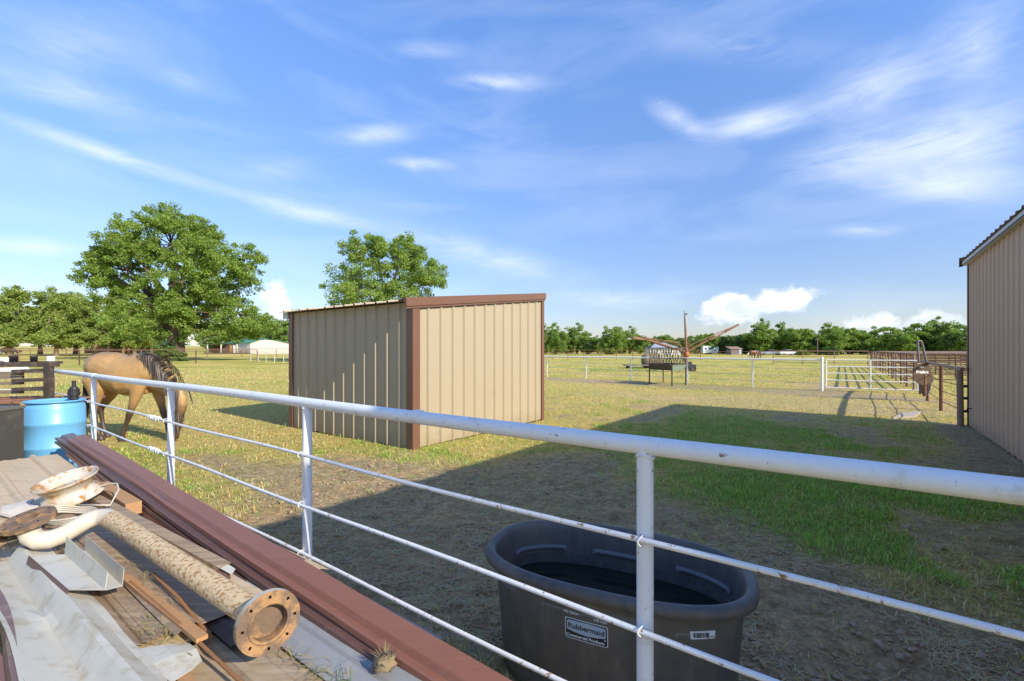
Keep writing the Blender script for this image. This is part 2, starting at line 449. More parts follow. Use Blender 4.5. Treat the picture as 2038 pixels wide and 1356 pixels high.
# ------------------------------------------------------------------ ground
BARN_C = P(1930, 850)                              # far corner of the barn wall
BV = Vector((.605, .796, 0)).normalized(); BU = Vector((-BV.y, BV.x, 0))
SHED_C = Vector((-1.625, 7.47, 0)); LU, LV = 3.8, 3.97
def rise(x, y):
    return .007 * np.maximum(0, y - 60) * sstep(10, -40, x) + .0012 * np.maximum(0, y - 60)
def to_ab(x, y):
    return -(x * UX.x + y * UX.y), x * VX.x + y * VX.y - 1.63
def gmask(x, y):
    x = np.asarray(x, float); y = np.asarray(y, float)
    a, b = to_ab(x, y)
    n1 = fbm(x * .30, y * .30, 4, 3); n2 = fbm(x * 1.1, y * 1.1, 4, 11); n3 = fbm(x * 3.7, y * 3.7, 3, 23)
    nn = .45 * n1 + .35 * n2 + .2 * n3 - .5
    # bare soil: trampled ground round the tank, along the fence, before the shed, along the far white fence
    soil = 1.25 * ell(x, y, -.2, 4.0, 3.0, 1.75, -.35) + .95 * ell(x, y, 1.6, 2.3, 1.5, .9, -.4) + .55 * ell(x, y, .6, 6.4, 1.6, 1.2, .7)
    soil = soil + .62 * ell(x, y, -2.1, 5.9, 2.2, .8, -.5) + .5 * ell(x, y, -4.6, 6.8, 1.2, .4, -.6) + .4 * ell(x, y, -9, 12, 3, 1.2, -.5)
    d_b = (x - BARN_C.x) * BU.x + (y - BARN_C.y) * BU.y          # distance out from the barn wall
    s_b = (x - BARN_C.x) * BV.x + (y - BARN_C.y) * BV.y
    soil = soil + .95 * np.exp(-(np.clip(d_b, 0, 9) / .8) ** 2) * (d_b > -.3) * (s_b < .6) * (s_b > -13)
    fd = (x - 2.1) * .678 + (y - 27.7) * .735                     # distance from the far white fence
    soil = soil + .85 * np.exp(-((fd + 1.5) / 1.5) ** 2) * (x > -20) * (x < 14)
    soil = soil + .55 * ell(x, y, 13.5, 20, 1.6, 5.5, -.63)
    straw = 1.0 * ell(x, y, 9.0, 14.0, 4.6, 2.6, -.5) + .6 * ell(x, y, 11.5, 12.2, 2.6, 1.2, -.7) + .4 * ell(x, y, 2, 18, 6, 2.5, -.6)
    straw = straw + .5 * ell(x, y, -1.2, 6.9, 2.4, .5, -.55) + .35 * ell(x, y, 1.2, 8.4, 2, .6, .9)
    green = .36 + .62 * ell(x, y, 4.0, 5.0, 1.9, 2.1, .3) + .42 * ell(x, y, 6.0, 8.0, 2.2, 2.2, .6) + .45 * ell(x, y, 3.6, 10.5, 2.6, 1.8, .9)
    green = green + .9 * ell(x, y, 3.7, 2.9, 1.2, .8, -.6) + .25 * ell(x, y, -3, 6.6, 3, 1.0, -.6) + .9 * ell(x, y, -.35, 2.15, .75, .4, -.6) + .35 * ell(x, y, -.9, 7.0, 1.6, .3, -.6)
    green = green + .3 * ell(x, y, 11.2, 12.2, 1.0, 2.6, -.5)
    far = sstep(22, 40, y + .9 * (x - 2.1) * (x > 2))
    green = green + far * (.12 + .30 * np.sin(y * .085 + .8 * n1 * 6) * .5)
    green = green - .12 * sstep(9, 14, y) * (1 - far)
    soil = np.clip(soil * (1 - .55 * np.clip(green - .5, 0, 1)), 0, 1.2)
    soil = sstep(.30, .72, soil + 1.15 * nn)
    straw = sstep(.3, .8, straw + .9 * nn) * (1 - soil * .5)
    bare = fbm(x * .75 + 40, y * .75, 4, 61)
    green = sstep(.18, .95, green + 1.9 * nn + .6 * (n3 - .5) - 1.5 * sstep(.52, .72, bare))
    soil = np.clip(soil + .75 * sstep(.56, .72, bare) * (np.hypot(x, y) < 16) * sstep(-1.5, 1.5, x + .6 * (y - 9)), 0, 1) * (1 - .8 * straw)
    return green, soil, straw
def relief(x, y, soil):
    near = np.exp(-((np.hypot(x, y)) / 22.0) ** 2)
    hoof = sstep(.60, .76, vnoise(x * 5.2 + 9, y * 5.2 + 4, 41)) * soil
    r = .05 * (fbm(x * .9, y * .9, 3, 5) - .5) + .045 * (fbm(x * 5, y * 5, 3, 8) - .5) * (.3 + soil) - .03 * hoof
    return r * near
def gz(x, y):
    g, s, t = gmask(np.array([x]), np.array([y]))
    return float(relief(np.array([x]), np.array([y]), s)[0] + rise(np.array([x]), np.array([y]))[0])
def grid_axis(lo, hi, mid, s, n):
    a, b = math.asinh((lo - mid) / s), math.asinh((hi - mid) / s)
    return mid + s * np.sinh(np.linspace(a, b, n))
gx = grid_axis(-2600, 2600, .6, 2.6, 470); gy = grid_axis(-60, 4200, 3.6, 2.2, 430)
GX, GY = np.meshgrid(gx, gy)
fx, fy = GX.ravel(), GY.ravel()
g_, s_, t_ = gmask(fx, fy)
fz = relief(fx, fy, s_) + rise(fx, fy)
def mix3(c0, c1, t): return np.array(c0)[None, :] * (1 - t[:, None]) + np.array(c1)[None, :] * t[:, None] if not isinstance(c0, np.ndarray) else c0 * (1 - t[:, None]) + np.array(c1)[None, :] * t[:, None]
col = mix3((.62, .51, .19), (.33, .38, .085), g_)
farm = sstep(25, 60, fy)
col = col * (1 - .0 * farm[:, None])
col = mix3(col, (.66, .52, .30), t_ * .9)
shade_lift = np.clip(1.3 * ell(fx, fy, .3, 3.6, 2.6, 1.9, -.4), 0, 1)  # soil round the tank coloured lighter and warmer to lift its shade
col = col * (1 - s_[:, None]) + (mix3((.50, .40, .27), (.60, .43, .275), shade_lift)) * s_[:, None]
nx, ny = len(gx), len(gy)
idx = np.arange(nx * ny).reshape(ny, nx)
quads = np.stack([idx[:-1, :-1], idx[:-1, 1:], idx[1:, 1:], idx[1:, :-1]], -1).reshape(-1, 4)
t = NT('pasture soil and grass')
at = t.n('ShaderNodeAttribute', attribute_name='tone')
nA = t.noise(2.2, 6, .65); nB = t.noise(26, 6, .7); nC = t.noise(.16, 4, .6)
c = t.mix(t.ramp(nB, .25, .75), t.mix(1.0, at.outputs['Color'], (.66, .64, .60), 'MULTIPLY'), t.mix(1.0, at.outputs['Color'], (1.38, 1.35, 1.25), 'MULTIPLY'))
c = t.mix(t.ramp(nA, .3, .75), c, t.mix(1.0, c, (1.14, 1.02, .86), 'MULTIPLY'))
nD = t.noise(7.5, 5, .7); c = t.mix(t.ramp(nD, .34, .60), t.mix(1.0, c, (.66, .62, .58), 'MULTIPLY'), c)
c = t.mix(t.ramp(nC, .35, .7), c, t.mix(1.0, c, (.80, .93, .72), 'MULTIPLY'))
hb = t.math('ADD', t.noise(26, 6, .7), t.math('MULTIPLY', t.noise(90, 4, .7), .5))
t.bump(hb, 1.0, .05)
M['ground'] = t.done(c, .95, 0, .1)
gm = np_mesh('ground', np.stack([fx, fy, fz], -1), quads, M['ground'], np.concatenate([col, np.ones((len(col), 1))], -1))
gm.polygons.foreach_set('use_smooth', np.ones(len(quads), bool))
tag(put('ground', gm), kind='structure')

# ------------------------------------------------------------------ grass, straw, clods
rng = np.random.default_rng(7)
def blocked(x, y):
    du, dv = (x - SHED_C.x) * UX.x + (y - SHED_C.y) * UX.y, (x - SHED_C.x) * VX.x + (y - SHED_C.y) * VX.y
    shed = (du > -.02) & (du < LU + .02) & (dv > -.02) & (dv < LV + .02)
    d_b = (x - BARN_C.x) * BU.x + (y - BARN_C.y) * BU.y; s_b = (x - BARN_C.x) * BV.x + (y - BARN_C.y) * BV.y
    barn = (d_b < .04) & (d_b > -9) & (s_b < .04) & (s_b > -12.2)
    c, s = math.cos(-.44), math.sin(-.44)
    lx, ly = (x - .5) * c + (y - 2.3) * s, -(x - .5) * s + (y - 2.3) * c
    tank = (np.abs(lx / .56) ** 2.6 + np.abs(ly / .33) ** 2.6) < 1
    return shed | barn | tank
def blades(n, rmin, rmax, seed):
    rg = np.random.default_rng(seed)
    r = rmin * (rmax / rmin) ** rg.random(n)
    th = np.radians(rg.uniform(-56, 56, n))
    x, y = r * np.sin(th), r * np.cos(th)
    keep = ~blocked(x, y)
    x, y, r = x[keep], y[keep], r[keep]
    g, s, st = gmask(x, y)
    tuft = fbm(x * 4.5, y * 4.5, 3, 31)
    pr = np.clip((.45 + .75 * g) * (1 - .95 * s) * (1 - .45 * st), .025, 1) * sstep(.25, .55, tuft + .28 * g + .06)
    k = rg.random(len(x)) < pr
    x, y, r, g, s, st = x[k], y[k], r[k], g[k], s[k], st[k]
    m = len(x)
    lush = np.clip(ell(x, y, 4.2, 4.9, 2.6, 2.6) + ell(x, y, 3.6, 2.8, 1.2, .9) + .5 * ell(x, y, -.4, 2.1, .6, .4), 0, 1)
    h = rg.uniform(.014, .040, m) * (1 + .35 * lush * g) * (1 + r / 30)
    w = rg.uniform(.0022, .0046, m) * (1 + r / 4.5)
    ph = rg.uniform(0, 2 * np.pi, m); ti = np.abs(rg.normal(.70, .4, m)) * (1 - .2 * lush)
    ti = np.clip(ti, 0, 1.35)
    z = relief(x, y, s) + rise(x, y) - .004
    tf = sstep(.62, .78, vnoise(x * 3.1 + 5, y * 3.1 - 2, 88)); h = h * (1 + .9 * tf)   # taller tufts here and there
    isg = rg.random(m) < np.clip(.03 + .84 * g + .15 * tf, 0, 1)
    v = rg.uniform(.7, 1.25, m)[:, None]
    green = np.stack([rg.uniform(.25, .44, m), rg.uniform(.42, .62, m), rg.uniform(.06, .11, m)], -1)
    dry = np.stack([rg.uniform(.52, .76, m), rg.uniform(.41, .60, m), rg.uniform(.15, .27, m)], -1)
    cc = np.where(isg[:, None], green, dry) * v
    sd = np.stack([-np.sin(ph), np.cos(ph), np.zeros(m)], -1) * (w / 2)[:, None]
    p0 = np.stack([x, y, z], -1)
    dr = np.stack([np.sin(ti) * np.cos(ph), np.sin(ti) * np.sin(ph), np.cos(ti)], -1)
    t2 = np.clip(ti + rg.uniform(.1, .6, m), 0, 1.5)
    dr2 = np.stack([np.sin(t2) * np.cos(ph), np.sin(t2) * np.sin(ph), np.cos(t2)], -1)
    mid = p0 + dr * (h * .55)[:, None]; tip = mid + dr2 * (h * .55)[:, None]
    V = np.stack([p0 - sd, p0 + sd, mid + sd * .8, mid - sd * .8, tip], 1).reshape(-1, 3)
    o = np.arange(m)[:, None] * 5
    F = np.concatenate([o + np.array([0, 1, 2]), o + np.array([0, 2, 3]), o + np.array([3, 2, 4])], 0)
    cols = np.repeat(np.concatenate([cc, np.ones((m, 1))], -1), 5, 0)
    return V, F, cols
gmatt = NT('grass blades')
ga = gmatt.n('ShaderNodeAttribute', attribute_name='tone')
gmatt.done(ga.outputs['Color'], .6, 0, .2)
tr = gmatt.n('ShaderNodeBsdfTranslucent'); gmatt.l(ga.outputs['Color'], tr.inputs['Color'])
mx = gmatt.n('ShaderNodeMixShader'); mx.inputs[0].default_value = .3
gmatt.l(gmatt.b.outputs[0], mx.inputs[1]); gmatt.l(tr.outputs[0], mx.inputs[2]); gmatt.l(mx.outputs[0], gmatt.t.nodes['Material Output'].inputs['Surface'])
M['grass'] = gmatt.m
V, F, cols = blades(560000, 1.3, 48, 21)
tag(put('grass', np_mesh('grass', V, F, M['grass'], cols)), 'short patchy green and straw coloured pasture grass', 'grass', kind='stuff')
def scatter_straw(n, seed):
    rg = np.random.default_rng(seed)
    r = 1.4 * (26 / 1.4) ** rg.random(n); th = np.radians(rg.uniform(-55, 55, n))
    x, y = r * np.sin(th), r * np.cos(th)
    k = ~blocked(x, y); x, y, r = x[k], y[k], r[k]
    g, s, st = gmask(x, y)
    k = rg.random(len(x)) < np.clip(.16 + .5 * s + .8 * st - .35 * g, .03, 1) * sstep(.35, .65, fbm(x * 2.5, y * 2.5, 3, 77) + .1)
    x, y, r, s = x[k], y[k], r[k], s[k]; m = len(x)
    ln = rg.uniform(.03, .13, m); w = rg.uniform(.0018, .0034, m) * (1 + r / 5); ph = rg.uniform(0, 6.283, m)
    z = relief(x, y, s) + .006 + rg.random(m) * .008
    d = np.stack([np.cos(ph), np.sin(ph), rg.uniform(-.12, .12, m)], -1) * (ln / 2)[:, None]
    sd = np.stack([-np.sin(ph), np.cos(ph), np.zeros(m)], -1) * (w / 2)[:, None]
    bend = sd * rg.uniform(-8, 8, m)[:, None]
    p = np.stack([x, y, z], -1)
    V = np.stack([p - d - sd, p - d + sd, p + bend + sd, p + bend - sd, p + d + sd, p + d - sd], 1).reshape(-1, 3)
    o = np.arange(m)[:, None] * 6
    F = np.concatenate([o + np.array([0, 1, 2, 3]), o + np.array([3, 2, 4, 5])], 0)
    cc = np.stack([rg.uniform(.38, .66, m), rg.uniform(.31, .54, m), rg.uniform(.17, .30, m)], -1)
    return V, F, np.repeat(np.concatenate([cc, np.ones((m, 1))], -1), 6, 0)
V, F, cols = scatter_straw(170000, 5)
tag(put('straw_litter', np_mesh('straw_litter', V, F, M['grass'], cols)), 'loose dry straw bits lying on bare trampled soil', 'straw', kind='stuff')
def clods(n, seed):
    rg = np.random.default_rng(seed)
    ico = [(0, 0, 1), (.89, 0, .45), (.28, .85, .45), (-.72, .53, .45), (-.72, -.53, .45), (.28, -.85, .45), (.72, .53, -.45), (-.28, .85, -.45), (-.89, 0, -.45), (-.28, -.85, -.45), (.72, -.53, -.45), (0, 0, -1)]
    fc = [(0, 1, 2), (0, 2, 3), (0, 3, 4), (0, 4, 5), (0, 5, 1), (1, 6, 2), (2, 7, 3), (3, 8, 4), (4, 9, 5), (5, 10, 1), (6, 7, 2), (7, 8, 3), (8, 9, 4), (9, 10, 5), (10, 6, 1), (6, 11, 7), (7, 11, 8), (8, 11, 9), (9, 11, 10), (10, 11, 6)]
    r = 1.5 * (16 / 1.5) ** rg.random(n); th = np.radians(rg.uniform(-54, 54, n))
    x, y = r * np.sin(th), r * np.cos(th)
    k = ~blocked(x, y); x, y = x[k], y[k]
    g, s, st = gmask(x, y)
    k = rg.random(len(x)) < s * sstep(.42, .68, fbm(x * 1.7, y * 1.7, 3, 99)) + .01
    x, y, s = x[k], y[k], s[k]; m = len(x)
    sz = rg.gamma(1.5, .0048, m).clip(.003, .024)
    b = np.array(ico)[None] * (1 + rg.uniform(-.5, .45, (m, 12, 1))) * sz[:, None, None] * np.stack([rg.uniform(.8, 1.6, m), rg.uniform(.8, 1.6, m), rg.uniform(.45, .8, m)], -1)[:, None, :]
    V = b + np.stack([x, y, relief(x, y, s) + sz * .2], -1)[:, None, :]
    F = (np.arange(m)[:, None, None] * 12 + np.array(fc)[None]).reshape(-1, 3)
    return V.reshape(-1, 3), F
V, F = clods(42000, 6)
tag(put('soil_clods', np_mesh('soil_clods', V, F, M['soilclod'])), 'small dark clods of trampled dry soil', 'soil', kind='stuff')

# ------------------------------------------------------------------ ribbed steel sheets
def rib_profile(s0, s1, pitch, first, h=.032, base=.035, top=.0125, minor=True):
    pts = [(s0, 0.0)]
    k = math.floor((s0 - first) / pitch)
    while True:
        c = first + k * pitch
        if c - base > s1: break
        if c - base > s0 and c + base < s1: pts += [(c - base, 0), (c - top, h), (c + top, h), (c + base, 0)]
        if minor:
            for q in (1 / 3, 2 / 3):
                m = c + pitch * q
                if m - .022 > s0 + .001 and m + .022 < s1: pts += [(m - .022, 0), (m - .012, .0045), (m + .012, .0045), (m + .022, 0)]
        k += 1
    pts = [p for p in pts if p[0] < s1 - 1e-4] + [(s1, 0.0)]
    pts.sort(key=lambda p: p[0])
    return pts
def wall_panels(root, org, du, nrm, length, pitch, first, z0, ztop, mat, per=3, name='wall_panel', jig=.004):
    org, du, nrm = Vector(org), Vector(du), Vector(nrm)
    s = 0.0; i = 0; w = pitch * per
    edge = first - pitch / 2
    cuts = [0.0]
    while edge < length - .12:
        if edge > .12: cuts.append(edge)
        edge += w
    cuts.append(length)
    for a, b in zip(cuts[:-1], cuts[1:]):
        pr = rib_profile(a, b, pitch, first)
        off = .0016 * (i % 2)
        rnd = random.Random(i + int(length * 100))
        zb = z0 + rnd.uniform(-jig, jig)
        rows = [[org + du * q + nrm * (o + off) + Vector((0, 0, zb if kk == 0 else ztop(q))) for q, o in pr] for kk in (0, 1)]
        MB().slab(rows, .0012, nrm).build(name, mat, root)
        i += 1
def screws(root, org, du, nrm, length, pitch, first, zs, n=5):
    mb = MB(); org, du, nrm = Vector(org), Vector(du), Vector(nrm)
    k = 0
    while first + k * pitch < length:
        for z in zs:
            for d in (-.06, .06):
                p = org + du * (first + k * pitch + d) + nrm * .003 + Vector((0, 0, z))
                if not 0.02 < first + k * pitch + d < length - .02: continue
                x = du * .0105; y = Vector((0, 0, .0105))
                ring = [p + x * math.cos(q * 1.2566) + y * math.sin(q * 1.2566) for q in range(5)]
                mb.loft([ring, [r * .55 + (p + nrm * .008) * .45 for r in ring]], True, False)
        k += 1
    return tag(mb.build('screw_heads', M['screw'], root), kind='stuff')

# ------------------------------------------------------------------ loafing shed
shed = thing('loafing_shed', 'cream ribbed steel loafing shed with brown corner trim in the paddock', 'shed', loc=SHED_C)
ZE, SL = 2.44, .118
zr = lambda v_: ZE + SL * v_                        # underside of the roof along VX
nL, nR = -VX, -UX
wall_panels(shed, SHED_C, UX, nL, LU, .3165, .32, .015, lambda s: ZE + .0, M['cream'])
wall_panels(shed, SHED_C, VX, nR, LV, .305, .33, .02, lambda s: zr(s), M['cream'])
wall_panels(shed, SHED_C + UX * LU, VX, UX, LV, .305, .33, .02, lambda s: zr(s), M['cream'])
screws(shed, SHED_C, UX, nL, LU, .3165, .32, (.35, 1.35, 2.25))
screws(shed, SHED_C, VX, nR, LV, .305, .33, (.35, 1.35, 2.3))
def ell_trim(root, p, d1, d2, w, z0, z1, mat, th=.034):  # corner trim: two flanges standing proud of two walls; d1, d2 run along the walls
    mb = MB(); n1, n2 = -Vector(d2), -Vector(d1)
    p = Vector(p)
    o = p + n1 * (th + .004) + n2 * (th + .004)
    mb.par(o + Vector((0, 0, z0)), Vector(d1) * (w + th), -n1 * .0035, Vector((0, 0, z1 - z0)))
    mb.par(o - n1 * .0036 + Vector((0, 0, z0)), Vector(d2) * (w + th), -n2 * .0035, Vector((0, 0, z1 - z0)))
    mb.par(o + Vector(d1) * (w + th) + Vector((0, 0, z0)), -n1 * th, -Vector(d1) * .003, Vector((0, 0, z1 - z0)))
    mb.par(o + Vector(d2) * (w + th) + Vector((0, 0, z0)), -n2 * th, -Vector(d2) * .003, Vector((0, 0, z1 - z0)))
    return mb.build('corner_trim', mat, root)
ell_trim(shed, SHED_C, UX, VX, .12, .0, ZE + .0, M['brown_trim'])
ell_trim(shed, SHED_C + UX * LU, -UX, VX, .11, .0, ZE - .01, M['brown_trim'])
ell_trim(shed, SHED_C + VX * LV, UX, -VX, .07, .0, zr(LV), M['brown_trim'])
# roof sheets run up from the low eave; rib ends show along it
for i in range(5):
    s0, s1 = -.05 + i * .88, min(-.05 + (i + 1) * .88, LU + .24)
    if s1 - s0 < .1: continue
    pr = rib_profile(s0, s1, .305, .12 , .034)
    rows = [[SHED_C + UX * q + VX * vv + Vector((0, 0, zr(vv) + .035 + o + .0015 * (i % 2))) for q, o in pr] for vv in (-.18, LV + .22)]
    rows = rows[::-1]
    MB().slab(rows, .0015, (0, 0, 1)).build('roof_panel', M['cream'], shed)
mb = MB()                                            # eave purlin and rafters under the sheets
for vv in (.05, 1.3, 2.6, LV - .06):
    mb.par(SHED_C + UX * .03 + VX * vv + Vector((0, 0, zr(vv) - .045)), UX * (LU + .12), VX * .05, Vector((0, 0, .065)))
mb.build('roof_purlins', M['dark_trim'], shed)
rk = MB()                                            # stepped rake trim above the lit wall
def rake_piece(mb, off, z_lo, z_hi, v0, v1, th):
    o = SHED_C - UX * off + VX * v0 + Vector((0, 0, zr(v0) + z_lo))
    mb.par(o, VX * (v1 - v0) + Vector((0, 0, SL * (v1 - v0))), UX * th, Vector((0, 0, z_hi - z_lo)))
rake_piece(rk, .075, -.055, .085, -.20, LV + .06, .004)
rake_piece(rk, .055, -.095, -.057, -.195, LV + .055, .004)
rake_piece(rk, .0715, .081, .0851, -.20, LV + .06, .17)
rake_piece(rk, .0749, -.0575, -.0545, -.20, LV + .06, .028)
rake_piece(rk, .0749, -.02, .085, -.204, -.1995, .06)
rk.build('rake_trim', M['brown_trim'], shed)
ov = MB(); ov.par(SHED_C + UX * (LU + .045) + VX * -.06 + Vector((0, 0, ZE - .115)), UX * .19, VX * (LV + .2) + Vector((0, 0, SL * (LV + .2))), Vector((0, 0, .135)))
ov.build('overhang_box', M['grey_trim'], shed)
for uu in (.05, LU / 2, LU - .1):
    MB().par(SHED_C + UX * uu + VX * (LV - .12) + Vector((0, 0, 0)), UX * .09, VX * .09, Vector((0, 0, zr(LV) - .05))).build('post', M['wood_grey'], shed)

# ------------------------------------------------------------------ barn on the right, its near end beside the viewer
barn = thing('barn', 'tall tan ribbed metal barn at the right edge of the paddock', 'barn', loc=BARN_C)
BL, BW, BE = 12.2, 9.0, 3.50
wall_panels(barn, BARN_C, -BV, BU, BL, .305, .16, .03, lambda s: BE, M['tan'])
wall_panels(barn, BARN_C - BU * BW, -BV, -BU, BL, .305, .16, .03, lambda s: BE, M['tan'])
gab = lambda s: BE + .25 * min(s, BW - s)
wall_panels(barn, BARN_C, -BU, BV, BW, .305, .16, .03, gab, M['tan'])
wall_panels(barn, BARN_C - BV * BL, -BU, -BV, BW, .305, .16, .03, gab, M['tan'])
screws(barn, BARN_C, -BV, BU, BL, .305, .16, (.4, 1.5, 2.5, 3.3))
ell_trim(barn, BARN_C, -BV, -BU, .04, .0, BE, M['dark_trim'])
fm = MB(); fm.par(BARN_C + BU * .105 + BV * .06 + Vector((0, 0, BE + .012)), -BV * (BL + .12), BU * .004, Vector((0, 0, .068)))
fm.par(BARN_C + BU * .0 + BV * .06 + Vector((0, 0, BE - .008)), -BV * (BL + .12), BU * .106, Vector((0, 0, .003)))
fm.build('eave_fascia', M['grey_trim'], barn)
for side in (0, 1):
    for i in range(14):
        s0, s1 = -.12 + i * .9, -.12 + (i + 1) * .9
        if s0 > BL + .1: break
        s1 = min(s1, BL + .12)
        pr = rib_profile(s0, s1, .305, .05, .036)
        rows = []
        for q_ in (-.14, BW / 2 + .02):
            base = BARN_C - BU * q_ if side == 0 else BARN_C - BU * (BW - q_)
            rows.append([base - BV * q + Vector((0, 0, BE + .085 + .25 * q_ + .03 + o + .0015 * (i % 2))) for q, o in pr])
        if side: rows = rows[::-1]
        MB().slab(rows, .002, (0, 0, 1)).build('roof_panel', M['roof_brown'], barn)
for s_end, dd in ((.125, 1), (-(BL + .125), -1)):
    for side in (0, 1):
        rk = MB()
        o = (BARN_C if side == 0 else BARN_C - BU * BW) + BV * s_end
        dirn = -BU if side == 0 else BU
        rk.par(o - dirn * .15 + Vector((0, 0, BE - .03)), dirn * (BW / 2 + .15) + Vector((0, 0, .25 * (BW / 2 + .15))), BV * .004 * dd, Vector((0, 0, .20)))
        rk.build('rake_trim', M['dark_trim'], barn)
MB().tube([BARN_C - BV * .38 + BU * .0 + Vector((0, 0, .42)), BARN_C - BV * .38 + BU * .09 + Vector((0, 0, .42)), BARN_C - BV * .38 + BU * .10 + Vector((0, 0, .37))], .012, 8).build('tap', M['black'], barn)
# ------------------------------------------------------------------ white pipe and rod fence in the foreground
A0 = -.582
FT = [-2.62, 0.0, 2.26, 4.68, 7.45, 10.1]
RZ = [.967, .646, .33]
fence = thing('pipe_fence', 'white painted pipe fence with three rods running across the foreground', 'fence', loc=PA(A0, 0, 0))
for i, tt in enumerate(FT):
    end = i == len(FT) - 1
    top = 1.53 if end else 1.285
    r = .052 if end else .0302
    mb = MB(); mb.tube([PA(A0 - tt, 0, -.25), PA(A0 - tt, 0, top)], r, 20)
    post = mb.build('post', M['fence_white'], fence)
    if not end:                                      # weld bead where the post meets the rail
        wb = random.Random(i)
        MB().tube([PA(A0 - tt + (r + .002) * math.cos(q), (r + .002) * math.sin(q), 1.258 + .012 * math.sin(q) ** 2 + wb.uniform(-.0015, .0015)) for q in np.linspace(0, 2 * math.pi, 25)], .0042, 6).build('weld_bead', M['fence_white'], post)
    if end: MB().tube([PA(A0 - tt, 0, top), PA(A0 - tt, 0, top + .012)], r + .003, 20).build('cap', M['fence_white'], post)
    for z in RZ:                                     # wire tie round each rod
        p = PA(A0 - tt, -r - .013, z)
        ring = [p + VX * (.018 * math.sin(q)) - UX * (.006 * math.cos(2 * q)) + Vector((0, 0, .019 * math.cos(q))) for q in np.linspace(0, 2 * math.pi, 14)]
        MB().tube(ring, .0028, 6).build('wire_tie', M['fence_white'], post)
rail_pts = [PA(A0 + 2.62, 0, 1.30)] + [PA(A0 - s_, 0, 1.30 - .004 * math.sin(s_ * 1.3)) for s_ in np.linspace(-2.2, 10.1, 26)]
rail = MB().tube(rail_pts, .0335, 22).build('top_rail', M['fence_white'], fence)
for tt in (7.38, 1.2):
    MB().tube([PA(A0 - tt - .02, 0, 1.30), PA(A0 - tt + .02, 0, 1.30)], .0372, 22).build('weld_collar', M['fence_white'], rail)
for z in RZ:
    pts = [PA(A0 - s_, -.0445, z + .006 * math.sin(s_ * 2.1 + z * 9)) for s_ in np.linspace(-2.62, 10.05, 44)]
    rod = MB().tube(pts, .0105, 12).build('rod', M['rod_white'], fence)
    mb = MB()
    for o_, r_ in ((0, .018), (.05, .024), (.085, .016), (.13, .022), (.18, .026), (.23, .017), (.27, .021)):
        mb.tube([PA(A0 - 4.83 - o_, -.0445, z), PA(A0 - 4.83 - o_ - .035, -.0445, z)], r_, 12)
    mb.tube([PA(A0 - 4.86, -.055, z + .012), PA(A0 - 5.1, -.055, z + .012)], .006, 8)
    mb.build('turnbuckle', M['fence_white'], rod)
pe = PA(A0 - 10.1, 0, 0)                            # the fence turns left at the tall end post
dl = Vector((-1, .16, 0)).normalized()
mb = MB(); mb.tube([pe + Vector((0, 0, 1.29)), pe + dl * 7 + Vector((0, 0, 1.29))], .0365, 16); mb.build('top_rail', M['fence_white'], fence)
for z in RZ:
    MB().tube([pe + Vector((0, 0, z)), pe + dl * 7 + Vector((0, 0, z))], .0115, 10).build('rod', M['rod_white'], fence)
for k in (3, 6):
    MB().tube([pe + dl * k + Vector((0, 0, -.2)), pe + dl * k + Vector((0, 0, 1.285))], .0302, 16).build('post', M['fence_white'], fence)

# ------------------------------------------------------------------ black stock tank
t = NT('black tank plastic')
dn = t.ramp(t.noise(3.5, 6, .65), .38, .72); fn = t.ramp(t.noise(22, 5, .7, t.vec((1, 1, .12))), .42, .8)
c = t.mix(t.math('MULTIPLY', dn, .55), (.072, .070, .069, 1), (.18, .148, .11, 1))
c = t.mix(t.math('MULTIPLY', fn, .35), c, (.21, .19, .17, 1))
t.bump(t.noise(120, 4, .6), .12, .004)
M['tank'] = t.done(c, .52, 0, .45)
M['tank_scuff'] = surf('scuffed tank plastic', (.14, .14, .15), .6, .2, 10)
t = NT('still dark water')
t.bump(t.noise(9, 3, .5), .05, .01)
M['water'] = t.done((.012, .016, .014, 1), .04, 0, .6)
TC, TA, TL, TW, TZ = Vector((.5, 2.3, 0)), -.44, 1.32, .79, .615
tank = thing('stock_tank', 'black oval plastic stock tank standing behind the white fence', 'stock tank', loc=TC)
tx, ty = Vector((math.cos(TA), math.sin(TA), 0)), Vector((-math.sin(TA), math.cos(TA), 0))
def oval(t_, L, Wd, n=2.6):
    c, s = math.cos(t_), math.sin(t_)
    return (L / 2 * math.copysign(abs(c) ** (2 / n), c), Wd / 2 * math.copysign(abs(s) ** (2 / n), s))
_tt = np.linspace(0, 2 * math.pi, 4001); _pts = [oval(q, 1, .6) for q in _tt]   # even spacing along the rim
_cum = np.concatenate([[0], np.cumsum([math.dist(_pts[i], _pts[i + 1]) for i in range(4000)])])
TN = 128
TS = [float(np.interp(_cum[-1] * k / TN, _cum, _tt)) for k in range(TN)]
def tring(inset, z, panel=0.0):
    R = []
    for k, q in enumerate(TS):
        L, Wd = TL - 2 * inset, TW - 2 * inset
        if False:
            ph = (k / TN * 8 + .5) % 1.0
            pan = float(sstep(.10, .15, ph) * (1 - sstep(.85, .90, ph)))
            L -= 2 * panel * pan; Wd -= 2 * panel * pan
        x, y = oval(q, L, Wd)
        R.append(TC + tx * x + ty * y + Vector((0, 0, z)))
    return R
mb = MB()
prof_o = [(.115, .0, 0), (.10, .012, 0), (.094, .06, .008), (.075, .30, .010), (.060, .49, .010), (.056, .525, .004), (.053, .548, 0)]
prof_r = [(.040, .556, 0), (.018, .558, 0), (.004, .566, 0), (0, .585, 0), (.004, .603, 0), (.018, .614, 0), (.034, .615, 0), (.048, .607, 0), (.056, .590, 0)]
prof_i = [(.062, .56, 0), (.068, .50, 0), (.082, .30, 0), (.100, .06, 0), (.12, .03, 0)]
mb.loft([tring(*q) for q in prof_o + prof_r + prof_i], False)
